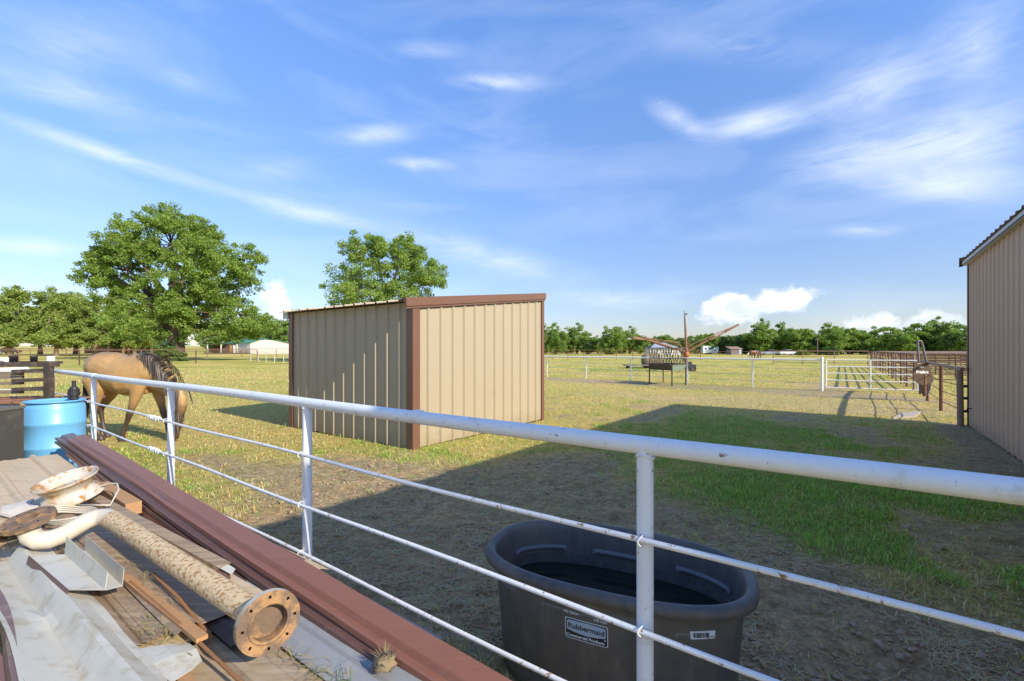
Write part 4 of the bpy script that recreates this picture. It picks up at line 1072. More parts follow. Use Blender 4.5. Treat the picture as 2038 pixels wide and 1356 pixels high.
for z_ in (1.275, 1.225, 1.135, 1.0, .86):
    MB().box((-7.95, 6.86, z_), (1.15, .05, .045), Matrix.Rotation(-.02, 3, 'Y')).build('side_bar', M['wood_grey'], rack)
for k in range(9):
    MB().box((-8.05 + k * .17, 6.75, .905 + .004 * (k % 3)), (.09, 1.0, .02), Matrix.Rotation(-.55, 3, 'Z')).build('deck_bar', M['rack_rust'], rack)
for y_ in (6.32, 7.2): MB().box((-7.6, y_, .875), (1.5, .05, .05)).build('deck_frame', M['rack'], rack)
tag(MB().box((-7.82, 6.86, 1.345), (1.0, .09, .055), Matrix.Rotation(-.03, 3, 'Y')).build('white_board', M['far_white']), 'white painted board laid along the steel rack', 'board')
def can(x, y, z, r, h, label, mat):
    c_ = thing('can', label, 'can', loc=(x, y, z))
    MB().lathe([(0, 0), (r, 0), (r, h * .86), (r * 1.04, h * .87), (r * 1.04, h), (r * .94, h), (r * .94, h * .93), (0, h * .93)], 20, Matrix.Translation((x, y, z))).build('can_body', mat, c_)
    MB().tube([Vector((x + r * 1.05 * math.cos(q), y - .0 + r * 1.05 * math.sin(q), z + h * .8)) for q in np.linspace(0, 6.283, 18)], .004, 6).build('band', M['rack'], c_)
can(-7.30, 6.95, 1.463, .042, .088, 'small black can standing on top of the steel rack', M['black'])
can(-7.62, 6.96, 1.463, .05, .095, 'wider black can at the left end of the rack top', M['black'])
tag(MB().tube([Vector((-7.85, 6.93, 1.50)), Vector((-7.66, 6.90, 1.495))], .036, 14).build('white_tube', M['far_white']), 'short white tube lying on the rack beside a can', 'tube')
# ------------------------------------------------------------------ grazing horse (one continuous skin)
def ring_loft(mb, secs, n=20):
    """secs: (x, y, z, half thickness across the limb in the x-z plane, half width in y); the ring stands square to the path"""
    rings = []
    pts = [Vector(s_[:3]) for s_ in secs]
    for i, s_ in enumerate(secs):
        d = (pts[min(i + 1, len(pts) - 1)] - pts[max(i - 1, 0)]); d.y = 0; d.normalize()
        nrm = Vector((-d.z, 0, d.x))
        rings.append([pts[i] + nrm * (s_[3] * math.cos(q)) + Vector((0, 1, 0)) * (s_[4] * math.sin(q)) for q in np.linspace(0, 2 * math.pi, n + 1)[:-1]])
    mb.loft(rings)
def horse_body():
    mb = MB()
    ring_loft(mb, [(0.0, 0, 1.20, .06, .05), (.03, 0, 1.21, .14, .12), (.12, 0, 1.23, .225, .21), (.28, 0, 1.245, .275, .275), (.45, 0, 1.22, .305, .285), (.62, 0, 1.14, .330, .295), (.80, 0, 1.105, .350, .300), (.96, 0, 1.12, .355, .275), (1.10, 0, 1.155, .355, .245), (1.20, 0, 1.17, .335, .220), (1.30, 0, 1.14, .27, .185), (1.38, 0, 1.08, .17, .13), (1.42, 0, 1.05, .08, .07)])
    ring_loft(mb, [(1.08, 0, 1.26, .22, .13), (1.20, 0, 1.20, .29, .14), (1.34, 0, 1.12, .265, .125), (1.48, 0, 1.015, .215, .105), (1.62, 0, .91, .165, .088), (1.73, 0, .81, .135, .078), (1.78, 0, .75, .11, .07)])
    ring_loft(mb, [(1.72, 0, .83, .085, .062), (1.775, 0, .74, .125, .085), (1.785, 0, .62, .132, .092), (1.765, 0, .48, .105, .072), (1.735, 0, .33, .080, .056), (1.71, 0, .18, .066, .054), (1.70, 0, .09, .066, .058), (1.695, 0, .04, .045, .045)])
    for sy in (-1, 1):
        dx = -.12 if sy > 0 else .08                 # hind legs a little apart
        ring_loft(mb, [(.26, .12 * sy, 1.22, .20, .10), (.27 + dx * .1, .15 * sy, 1.04, .215, .125), (.31 + dx * .2, .155 * sy, .88, .165, .105), (.26 + dx * .5, .145 * sy, .72, .095, .072), (.19 + dx * .8, .135 * sy, .58, .066, .050), (.155 + dx, .13 * sy, .50, .068, .046), (.175 + dx, .13 * sy, .42, .046, .036), (.205 + dx, .13 * sy, .28, .033, .031), (.235 + dx, .13 * sy, .16, .043, .040), (.27 + dx, .13 * sy, .10, .034, .035), (.295 + dx, .13 * sy, .065, .047, .047), (.315 + dx, .13 * sy, .0, .066, .058)], 16)
    for sy, pth in ((-1, [(1.13, 1.02), (1.10, .88), (1.055, .72), (.985, .55), (.955, .47), (.925, .39), (.865, .25), (.825, .15), (.815, .095), (.815, .055), (.80, 0)]), (1, [(1.20, 1.02), (1.22, .88), (1.26, .72), (1.31, .55), (1.335, .47), (1.355, .39), (1.40, .25), (1.43, .15), (1.46, .095), (1.475, .055), (1.49, 0)])):
        th = [(.16, .09), (.125, .085), (.085, .066), (.056, .048), (.058, .05), (.042, .04), (.032, .031), (.043, .040), (.034, .034), (.048, .047), (.062, .056)]
        ring_loft(mb, [(x_, .13 * sy, z_, a_, b_) for (x_, z_), (a_, b_) in zip(pth, th)], 16)
    for sy in (-1, 1):
        ring_loft(mb, [(1.745, .045 * sy, .86, .030, .018), (1.79, .062 * sy, .885, .034, .022), (1.835, .075 * sy, .905, .022, .014), (1.865, .082 * sy, .915, .004, .004)], 10)
    me = mb.mesh('horse_raw', M['black'])
    o = _put0('horse_raw', me)
    rm = o.modifiers.new('r', 'REMESH'); rm.mode = 'VOXEL'; rm.voxel_size = .016
    sm = o.modifiers.new('s', 'SMOOTH'); sm.factor = .5; sm.iterations = 5
    dg = bpy.context.evaluated_depsgraph_get()
    res = bpy.data.meshes.new_from_object(o.evaluated_get(dg))
    bpy.data.objects.remove(o); bpy.data.meshes.remove(me)
    res.polygons.foreach_set('use_smooth', np.ones(len(res.polygons), bool))
    return res
def coat(name, body, dark, mane_d):
    t = NT(name)
    sp = t.n('ShaderNodeSeparateXYZ'); t.l(t.co.outputs['Object'], sp.inputs[0])
    n = t.noise(3.2, 4, .6)
    leg = t.ramp(t.math('ADD', sp.outputs[2], t.math('MULTIPLY', n, .22)), .88, .52)     # dark points on the legs
    head = t.math('MULTIPLY', t.ramp(sp.outputs[0], 1.60, 1.74), t.ramp(sp.outputs[2], .42, .10))
    dors = t.ramp(t.math('ADD', sp.outputs[2], t.math('MULTIPLY', n, .10)), 1.44, 1.60)   # dark stripe along the back
    shld = t.math('MULTIPLY', t.math('MULTIPLY', t.ramp(sp.outputs[0], 1.0, 1.16), t.ramp(sp.outputs[2], 1.24, 1.46)), .55)
    c = t.mix(n, tuple(x * .82 for x in body), tuple(min(1, x * 1.15) for x in body))
    for m_ in (dors, shld): c = t.mix(t.math('MULTIPLY', m_, .75, True), c, tuple(x * .45 for x in body))
    c = t.mix(t.math('MAXIMUM', leg, t.math('MULTIPLY', head, .8), True), c, dark)
    t.bump(t.math('ADD', t.math('MULTIPLY', t.noise(4.2, 3, .5), 1.0), t.math('MULTIPLY', t.noise(70, 4, .6, t.vec((.3, 1, 1))), .10)), .25, .07)
    c = t.mix(t.ramp(t.noise(14, 5, .65), .3, .7), t.mix(1.0, c, (.90, .89, .87), 'MULTIPLY'), c)
    return t.done(c, .46, 0, .4)
HB = horse_body()
HB.name = 'horse_body'
M['buck'] = coat('buckskin coat', (.45, .270, .108), (.070, .046, .034), 0)
HB.materials.clear(); HB.materials.append(M['buck'])
def strands(root, roots_dirs, mat, name, seed=1, w=.010):
    rd = random.Random(seed); mb = MB()
    for p, d, l_, out_ in roots_dirs:
        p, d = Vector(p), Vector(d); k = 6; side = Vector((rd.uniform(-1, 1), rd.uniform(-1, 1), 0)).normalized()
        L, R = [], []
        for i in range(k + 1):
            s_ = i / k; q = p + d * (l_ * s_ * (1 - .35 * s_)) + Vector(out_) * (math.sin(s_ * 1.6) * .9) + Vector((0, 0, -1)) * (l_ * .45 * s_ * s_) + side * (.02 * math.sin(s_ * 4 + seed))
            ww = w * (1 - s_ * .8)
            L.append(q - side * ww); R.append(q + side * ww)
        mb.add(L + R, [(i, i + 1, k + 2 + i, k + 1 + i) for i in range(k)], True)
    return mb.build(name, mat, root)
M['mane'] = surf('dark mane hair', (.06, .045, .036), .5, .35, 30, streak=(8, 8, 1))
M['mane_grey'] = surf('greyish mane hair', (.20, .155, .115), .5, .35, 30, streak=(8, 8, 1))
HP = P(180, 874); HP.z = 0
HA = math.radians(-9)
horse = thing('horse', 'buckskin horse grazing with head down beyond the white fence', 'horse', loc=HP, rotz=HA)
horse.scale = (1.06, 1.08, 1.06)
def putl(name, me, parent):                          # a mesh given in the horse's own frame
    o = _put0(name, me, parent); return o
hb = putl('horse_skin', HB, horse)
rd = random.Random(8); md, tl = [], []
for i in range(280):
    s_ = rd.random()
    x_ = float(np.interp(s_, [0, .25, .5, .7, .85, 1], [1.13, 1.33, 1.49, 1.61, 1.72, 1.80])); z_ = float(np.interp(s_, [0, .25, .5, .7, .85, 1], [1.505, 1.455, 1.335, 1.185, 1.045, .915]))
    sy = -1 if rd.random() < .86 else 1
    md.append(((x_ + rd.uniform(-.02, .02), rd.uniform(-.02, .02), z_ + .01), Vector((.22 + rd.uniform(-.18, .16), .10 * sy, -.9)), rd.uniform(.22, .46) * (.5 + .6 * s_), (.0, .155 * sy * (1 - .15 * s_), .02)))
for i in range(130):
    md.append(((1.77 + rd.uniform(-.03, .05), rd.uniform(-.04, .04), .88 + rd.uniform(-.03, .03)), Vector((rd.uniform(-.12, .06), rd.uniform(-.12, .05), -1)), rd.uniform(.25, .66), (.035, rd.uniform(-.10, .03), 0)))
_b = MB.build
def strands_local(lst, mat, name, seed, w):
    rdd = random.Random(seed); mb = MB()
    for p, d, l_, out_ in lst:
        p, d = Vector(p), Vector(d); k = 6; side = Vector((rdd.uniform(-1, 1), rdd.uniform(-.4, .4), 0)).normalized(); L, R = [], []
        cv = rdd.uniform(-1, 1)
        for i in range(k + 1):
            s_ = i / k
            q = p + d * (l_ * s_) + Vector(out_) * math.sin(min(1, s_ * 3.2) * 1.57) + side * (.007 * cv * math.sin(s_ * 3)) - Vector((0, 0, .06 * s_ * s_))
            ww = w * (1 - s_ * .75); L.append(q - side * ww); R.append(q + side * ww)
        mb.add(L + R, [(i, i + 1, k + 2 + i, k + 1 + i) for i in range(k)], True)
    return putl(name, mb.mesh(name, mat), horse)
strands_local(md[::2], M['mane'], 'mane', 3, .011)
strands_local(md[1::2], M['mane_grey'], 'mane', 4, .009)
for i in range(120):
    tl.append(((.0 + rd.uniform(-.02, .03), rd.uniform(-.03, .03), 1.30 + rd.uniform(-.05, .03)), Vector((rd.uniform(-.12, .06), rd.uniform(-.08, .08), -1)), rd.uniform(.5, .95), (-.05, 0, .02)))
strands_local(tl, M['mane'], 'tail', 5, .010)

# ------------------------------------------------------------------ far white fence, gate and what stands beside them
WD = Vector((-.735, .678, 0)).normalized()
W0 = P(1636, 779)                                    # gate post
wf = thing('white_rail_fence', 'long white pipe fence across the middle of the pasture', 'fence', loc=W0)
ts = [math.hypot(P(x_, y_).x - W0.x, P(x_, y_).y - W0.y) for x_, y_ in ((1636, 779), (1494, 773), (1370, 765), (1260, 759), (1166, 755), (1088, 751))]
while ts[-1] < 66: ts.append(ts[-1] + 2.9)
for k, s_ in enumerate(ts):
    p = W0 + WD * s_; r = .045 if k == 0 else .031
    MB().tube([p + Vector((0, 0, -.1)), p + Vector((0, 0, 1.32 if k == 0 else 1.21))], r, 12).build('post', M['far_white'], wf)
    if k == 0: MB().lathe([(0, .05), (.03, .045), (.05, .02), (.05, 0)], 12, Matrix.Translation(p + Vector((0, 0, 1.31)))).build('post_cap', M['far_white'], wf)
MB().tube([W0 + Vector((0, 0, 1.23)), W0 + WD * ts[-1] + Vector((0, 0, 1.23))], .037, 12).build('top_rail', M['far_white'], wf)
for z_ in (.86, .56, .28):
    MB().tube([W0 + Vector((0, 0, z_)), W0 + WD * ts[-1] + Vector((0, 0, z_))], .009, 6).build('cable', M['galv'], wf)
G1 = P(1829, 786); GD = (G1 - W0); GD.z = 0; GLn = GD.length; GD.normalize()
gate = thing('pipe_gate', 'white five bar pipe gate hung from the white fence', 'gate', loc=W0)
gz0, gz1 = .14, 1.24
for s_ in (.14, GLn * .52, GLn - .04):
    MB().tube([W0 + GD * s_ + Vector((0, 0, gz0)), W0 + GD * s_ + Vector((0, 0, gz1))], .024, 10).build('upright', M['far_white'], gate)
for k in range(5):
    z_ = gz0 + (gz1 - gz0) * (0, .27, .52, .76, 1)[k]
    MB().tube([W0 + GD * .14 + Vector((0, 0, z_)), W0 + GD * (GLn - .04) + Vector((0, 0, z_))], .022, 10).build('bar', M['far_white'], gate)
for z_ in (.4, 1.0): MB().tube([W0 + Vector((0, 0, z_)), W0 + GD * .14 + Vector((0, 0, z_))], .016, 8).build('hinge', M['far_white'], gate)
# short rusty fence from the gate to the barn corner
rp = [P(1912, 849), P(1873, 819), P(1846, 799), P(1836, 785)]
for q in rp: q.z = 0
sf = thing('rusty_pipe_fence', 'short rusty pipe fence between the gate and the barn corner', 'fence', loc=rp[0])
tops = [1.20, 1.19, 1.18, 1.16]
for k, (q, z_) in enumerate(zip(rp, tops)):
    MB().tube([q + Vector((0, 0, -.1)), q + Vector((.02 * (k == 0) * -1, 0, z_))], .056 if k == 0 else .042, 14).build('post', M['rusty_pale'] if k == 0 else M['rusty'], sf)
rdn = (rp[0] - rp[2]).normalized()
top = MB(); e0 = rp[0] + rdn * .22 + Vector((0, 0, 1.225))
top.tube([e0, rp[1] + Vector((0, 0, 1.23)), rp[2] + Vector((0, 0, 1.22)), rp[3] + Vector((0, 0, 1.21))], .045, 14)
tr_ = top.build('top_rail', M['rusty_pale'], sf)
MB().lathe([(.046, 0), (.046, .012), (.030, .012), (.030, -.05), (0, -.05)], 14, axis_matrix(e0, rdn)).build('pipe_mouth', M['rusty_pale'], tr_)
for z_ in (.86, .60, .32):
    MB().tube([rp[0] + Vector((.05, -.02, z_)), rp[1] + Vector((0, 0, z_ - .06)), rp[2] + Vector((0, 0, z_ - .02)), rp[3] + Vector((0, 0, z_))], .011, 7).build('rod', M['rusty'], sf)
    MB().lathe([(.012, 0), (.03, .01), (.03, .05), (.012, .06)], 10, axis_matrix(rp[0] + Vector((.045, -.02, z_)), (1, -.3, 0))).build('cable_end', M['black'], sf)
# brown metal shield with lettering on a hooped pipe
SY = 14.45
hoop = thing('hooped_pipe_stand', 'tall bent grey pipe hoop standing by the gate', 'pipe stand', loc=PD(1845, 790, SY))
hp = [PD(x_, y_, SY) for x_, y_ in ((1846, 786), (1851, 770), (1847, 740), (1842, 715), (1838, 698), (1834.5, 684), (1831, 679), (1828, 679), (1826.5, 683), (1827, 697), (1828.5, 722), (1831, 786))]
sm_ = []
for i in range(len(hp) - 1):
    p0, p1, p2, p3 = hp[max(i - 1, 0)], hp[i], hp[i + 1], hp[min(i + 2, len(hp) - 1)]
    for k in range(5):
        q = k / 5; sm_.append(.5 * ((2 * p1) + (p2 - p0) * q + (2 * p0 - 5 * p1 + 4 * p2 - p3) * q * q + (3 * p1 - p0 - 3 * p2 + p3) * q ** 3))
sm_.append(hp[-1])
MB().tube(sm_, .033, 12).build('hoop_pipe', surf('grey brown pipe', (.20, .17, .16), .5, .2, 6, metal=.2), hoop)
sh = thing('brown_shield', 'brown steel shield plate with white lettering beside the gate', 'metal plate', loc=PD(1838, 745, SY - .12))
sc_px = [(1819.5, 723.5), (1824, 722), (1846, 721.5), (1850.5, 733), (1855, 745), (1857.5, 754), (1857.5, 760), (1854, 765), (1848, 768), (1836, 768.5), (1828, 764), (1822, 758.5), (1818.5, 755), (1817.8, 745), (1818.5, 733)]
f0 = [PD(x_, y_, SY - .12) for x_, y_ in sc_px]; f1 = [p + Vector((0, .03, 0)) for p in f0]
mb = MB(); n = len(f0); mb.add(f0 + f1, [tuple(range(n))[::-1], tuple(range(n, 2 * n))] + [(i, (i + 1) % n, n + (i + 1) % n, n + i) for i in range(n)])
M['shield'] = surf('dark brown enamel', (.085, .043, .020), .45, .15, 5)
shp = mb.build('plate', M['shield'], sh)
def stand_text(txt, px, py, Y, size, mat, parent, bold=.002):
    me = text_mesh(txt, size, bold); c0 = PD(px, py, Y)
    for v_ in me.vertices: v_.co = (c0.x + v_.co.x, c0.y, c0.z + v_.co.y)
    me.materials.clear(); me.materials.append(mat); return put('lettering', me, parent)
M['sign_white'] = surf('white lettering', (.75, .75, .72), .5, .03, 3)
stand_text('Priefert', 1835.5, 742, SY - .124, .125, M['sign_white'], shp, .005)
c0 = PD(1834.5, 732, SY - .124)
mb = MB(); mb.add([c0 + Vector((.068 * math.cos(q), 0, .026 * math.sin(q))) for q in np.linspace(0, 6.283, 17)[:-1]], [tuple(range(16))]); mb.build('emblem', M['sign_white'], shp)
c0 = PD(1830, 725, SY - .124); mb = MB(); mb.add([c0 + Vector((x_, 0, z_)) for x_, z_ in ((-.07, -.012), (.05, -.004), (.05, .014), (-.06, .01))], [(0, 1, 2, 3)]); mb.build('emblem', M['galv'], shp)
MB().tube([PD(1840, 746, SY - .09), PD(1840, 790, SY - .09)], .05, 12).build('stake', M['rusty'], sh)
# concrete slab lying in the straw
q = [P(1778, 834), P(1795, 825), P(1833, 822), P(1822, 832)]
mb = MB(); n = 4; lo = [p + Vector((0, 0, -.03)) for p in q]; hi = [p + Vector((0, 0, .035)) for p in q]
mb.add(lo + hi, [(3, 2, 1, 0), (4, 5, 6, 7)] + [(i, (i + 1) % 4, 4 + (i + 1) % 4, 4 + i) for i in range(4)])
tag(mb.build('concrete_slab', M['concrete']), 'pale concrete slab half buried in straw before the gate', 'slab')

# ------------------------------------------------------------------ rusty pipe pens behind the gate
PO = Vector((15.4, 17.3, 0))
def pen_row(p0, d, length, label, hgt=1.46, rails=6, step=2.3, mat=None, rr=.027, pr=.042):
    p0, d = Vector(p0), Vector(d).normalized(); mat = mat or M['rusty']
    r_ = thing('pen_fence', label, 'pen fence', 'rusty pipe pens', loc=p0)
    n = max(1, int(length / step))
    for k in range(n + 1):
        p = p0 + d * (length * k / n); zz = float(rise(np.array([p.x]), np.array([p.y]))[0])
        MB().tube([p + Vector((0, 0, zz - .05)), p + Vector((0, 0, zz + hgt))], pr, 8).build('post', mat if k % 3 else M['rusty_pale'], r_)
    for k in range(rails):
        z_ = .28 + (hgt - .28) * k / (rails - 1)
        MB().tube([p0 + Vector((0, 0, z_)), p0 + d * length + Vector((0, 0, z_))], rr * (1.35 if k == rails - 1 else 1), 8).build('rail', mat if k % 2 else M['rusty_pale'], r_)
pen_row(PO + VX * 1.0, VX, 34, 'rusty pen fence running straight away behind the gate')
for k, (o_, ln) in enumerate(((5.5, 16), (11, 18), (17, 20), (23, 22), (29, 24), (35, 26))):
    pen_row(PO + VX * o_ + UX * -.1, -UX, ln, ('nearest', 'second nearest', 'third nearest', 'fourth nearest', 'second farthest', 'farthest')[k] + ' cross fence of the rusty pens beside the barn', rails=5)
pen_row(PO + VX * 1 - UX * 6.5, VX, 34, 'rusty pen fence running away through the middle of the pens')
pen_row(PO + VX * 35 + UX * 8.5, -UX, 8.3, 'pale open pipe fence beyond the far corner of the pens', rails=3, mat=M['rusty_pale'], hgt=1.5)

# ------------------------------------------------------------------ hay feeder
M['feeder'] = surf('brown green feeder steel', (.085, .068, .045), .7, .25, 8, dirt=(.5, .7, 8, (.16, .10, .06)))
M['feeder_green'] = surf('faded green feeder steel', (.20, .28, .21), .6, .12, 6)
l0, l1, l2, l3 = P(1292.5, 765), P(1337.5, 770), P(1365, 767.5), P(1320, 762)
hf = thing('hay_feeder', 'green and brown steel hay feeder on four legs before the white fence', 'hay feeder', loc=l0)
def up(p, z_): return Vector((p.x, p.y, z_))
for p in (l0, l1, l2, l3): MB().tube([up(p, -.03), up(p, .95)], .033, 10).build('leg', M['feeder'], hf)
zb, zt = .70, .97
for i, (p, q_) in enumerate(((l0, l1), (l1, l2), (l2, l3), (l3, l0))):
    cen = (l0 + l1 + l2 + l3) / 4; dr = (q_ - p); nn_ = Vector((dr.y, -dr.x, 0)).normalized()
    if nn_.dot((p + q_) / 2 - cen) < 0: nn_ = -nn_
    MB().slab([[up(p, zb) - nn_ * .06, up(q_, zb) - nn_ * .06], [up(p, zt) + nn_ * .05, up(q_, zt) + nn_ * .05]], .006, nn_).build('trough_side', M['feeder_green'] if i == 1 else M['feeder'], hf)
    MB().tube([up(p, zt) + nn_ * .05, up(q_, zt) + nn_ * .05], .022, 8).build('trough_rim', M['feeder'], hf)
    MB().tube([up(p, 1.72), up(q_, 1.72)], .022, 8).build('rack_rim', M['feeder'], hf)
    nb = 8
    for k in range(nb + 1):
        s_ = k / nb; p_lo, p_hi = p.lerp(q_, s_), p.lerp(q_, min(1, s_ + (.14 if i in (0, 2) else 0)))
        MB().tube([up(p_lo, zt), up(p_hi, 1.72)], .012, 6).build('bar', M['feeder'], hf)
        if i in (0, 2):
            MB().tube([up(p_lo, zt), up(p.lerp(q_, max(0, s_ - .14)), 1.72)], .012, 6).build('bar', M['feeder'], hf)
MB().add([up(l0, zb), up(l1, zb), up(l2, zb), up(l3, zb)], [(0, 1, 2, 3)]).build('trough_floor', M['feeder'], hf)

# ------------------------------------------------------------------ horse walker
YW = 33.0
wk = thing('horse_walker', 'faded orange horse walker with raised truss arms in the pasture', 'horse walker', loc=PD(1366, 742, YW))
hub = PD(1365.5, 703, YW)
MB().lathe([(.09, -.75), (.11, -.7), (.11, -.32), (.19, -.30), (.21, -.1), (.19, .02), (.08, .05)], 16, Matrix.Translation(hub)).build('hub', M['walker_red'], wk)
MB().tube([Vector((hub.x + .02, YW, -.1)), hub + Vector((0, 0, -.3))], .06, 10).build('base_post', M['walker'], wk)
mp = [PD(1366, 700, YW), PD(1364.4, 660, YW), PD(1363, 632, YW), PD(1361.5, 617, YW)]
ms = MB().tube(mp, [.085, .075, .055, .015], 10).build('mast', M['walker'], wk)
MB().box(PD(1365.5, 624.5, YW), (.16, .10, .09)).build('mast_light', M['black'], ms)
def arm(tip_px, low_tip, kink, side):
    tp = PD(*tip_px); a_ = wk
    mb = MB(); lo = [hub + Vector((.06 * side, 0, .05)), PD(*low_tip), tp]
    mb.tube(lo, .055, 8); r_ = mb.build('arm_tube', M['walker'], wk)
    hi = [hub + Vector((.10 * side, 0, .16)), PD(*kink), lo[1].lerp(tp, .25) + Vector((0, 0, .22)), tp]
    MB().tube(hi, .034, 8).build('arm_brace', M['walker'], wk)
    MB().tube([lo[1].lerp(tp, .55), tp], .075, 8).build('arm_sleeve', M['walker'], wk)
    for q in (.3, .6, .9):
        p0 = lo[0].lerp(lo[1], q); p1 = hi[1].lerp(hi[2], max(0, (q - .3) / .7))
        MB().tube([p0, p1], .022, 6).build('lacing_bar', M['walker'], wk)
arm((1470, 645, YW), (1410, 678, YW), (1374, 688, YW), 1)
arm((1258, 671, YW - 1.5), (1306, 682, YW - .8), (1350, 684, YW - .4), -1)
arm((1262, 670, YW + 1.8), (1316, 688, YW + .9), (1356, 690, YW + .4), -1)
MB().tube([PD(1363.8, 673, YW), PD(1346, 684, YW - .3)], .018, 6).build('stay', M['walker'], wk)
MB().tube([PD(1371, 676, YW), PD(1371, 696, YW)], .02, 6).build('stay', M['walker'], wk)
for x_ in (1383, 1351): MB().tube([hub + Vector((0, 0, -.55)), PD(x_, 743, YW - .2)], .035, 8).build('base_leg', M['walker'], wk)
mb = MB(); mb.box(PD(1376, 734, YW + .1) + Vector((0, 0, .02)), (.5, .5, .46)); mb.box(PD(1371, 728, YW + .1), (.3, .4, .5)); mb.build('motor_box', M['black'], wk)
# round bale under sheeting beside it
bc = PD(1297, 716, 41.0); bc.z = .60
bale = thing('round_bale', 'weathered round hay bale behind the hay feeder', 'hay bale', loc=(bc.x, 41, 0))
rd = random.Random(5); rings = []
for i in range(12):
    xx = -.80 + 1.6 * i / 11; e = 1 - max(0, abs(xx) - .6) * 1.0
    rings.append([bc + Vector((xx, .68 * e * math.cos(q) * rd.uniform(.94, 1.05), .70 * e * math.sin(q) * rd.uniform(.94, 1.05) * (1 if math.sin(q) > 0 else .9))) for q in np.linspace(0, 6.283, 27)[:-1]])
MB().loft(rings).build('bale', M['hay'], bale)
fl = MB(); fl.box((bc.x - .9, 40.0, .27), (3.6, 1.2, .07)); 
trl = thing('flat_trailer', 'low grey flat platform lying beside the round bale', 'platform', loc=(bc.x - .9, 40, 0))
fl.build('deck', M['wood_grey'], trl)
for x_ in (-2.4, .6): MB().box((bc.x + x_, 40.0, .12), (.1, 1.0, .23)).build('skid', M['rack'], trl)

# ------------------------------------------------------------------ rusty pipe fences far left and far right
def pipe_fence_line(name, label, pts, hgt, zs, mat, r=.04, step=4.2, grp=None):
    f_ = thing(name, label, 'fence', grp, loc=pts[0])
    for a_, b_ in zip(pts[:-1], pts[1:]):
        a_, b_ = Vector(a_), Vector(b_); L_ = (b_ - a_).length; n = max(1, round(L_ / step))
        za, zb_ = [float(rise(np.array([q.x]), np.array([q.y]))[0]) for q in (a_, b_)]
        for k in range(n + 1):
            p = a_.lerp(b_, k / n); p.z = za + (zb_ - za) * k / n
            MB().tube([p + Vector((0, 0, -.1)), p + Vector((0, 0, hgt))], r * 1.25, 8).build('post', mat, f_)
        for z_ in zs: MB().tube([up(a_, za + z_), up(b_, zb_ + z_)], r if z_ == max(zs) else r * .55, 6).build('rail', mat, f_)
    return f_
pipe_fence_line('rusty_rail_fence', 'nearer rusty pipe fence crossing the left field by the big tree', [P(-260, 735), P(158, 728), P(390, 724.5), P(512, 723)], 1.62, (1.6, 1.12, .7), M['rusty'], .045, 5.2)
pipe_fence_line('rusty_rail_fence', 'second rusty pipe fence along the foot of the pine row', [Vector((-130, 84, 0)), Vector((-20, 90, 0))], 1.6, (1.6, 1.1), M['rusty'], .05, 6.5)
pipe_fence_line('rusty_rail_fence', 'long rusty pipe fence far right in front of the tree line', [Vector((4, 74, 0)), Vector((29, 70, 0))], 1.55, (1.55, 1.15, .75, .35), M['rusty'], .045, 2.6)
pipe_fence_line('wire_fence', 'thin wire fence along the far side of the right pasture', [Vector((36, 100, 0)), Vector((120, 104, 0))], 1.2, (1.15, .7), M['rusty'], .03, 5)

# ------------------------------------------------------------------ trees
def rand_unit(rg, n):
    v_ = rg.normal(size=(n, 3)); return v_ / np.linalg.norm(v_, axis=1)[:, None]
def leaf_cloud(rg, centres, radii, per, size, flat=.75):
    m = len(centres); N = m * per
    c = np.repeat(centres, per, 0); rr = np.repeat(radii, per)
    d = rand_unit(rg, N) * (rg.random(N) ** .45)[:, None] * rr[:, None]; d[:, 2] *= flat
    p = c + d
    nrm = rand_unit(rg, N) + np.array([0, 0, .55]); nrm /= np.linalg.norm(nrm, axis=1)[:, None]
    t1 = np.cross(nrm, rand_unit(rg, N)); t1 /= np.linalg.norm(t1, axis=1)[:, None]; t2 = np.cross(nrm, t1)
    s_ = size * rg.uniform(.6, 1.35, N)[:, None]
    V = np.stack([p - t1 * s_, p + t2 * s_ * .55 - t1 * s_ * .1, p + t1 * s_, p - t2 * s_ * .55 + t1 * s_ * .1], 1).reshape(-1, 3)
    F = np.arange(N * 4).reshape(N, 4)
    tone = np.clip(np.repeat(rg.uniform(0, 1, m), per) * .6 + rg.uniform(0, .4, N), 0, 1); yl = (rg.random(N) < .22) * rg.uniform(.2, 1, N)
    cols = np.repeat(np.stack([tone, yl, tone * 0, tone * 0 + 1], -1), 4, 0)
    return V, F, cols
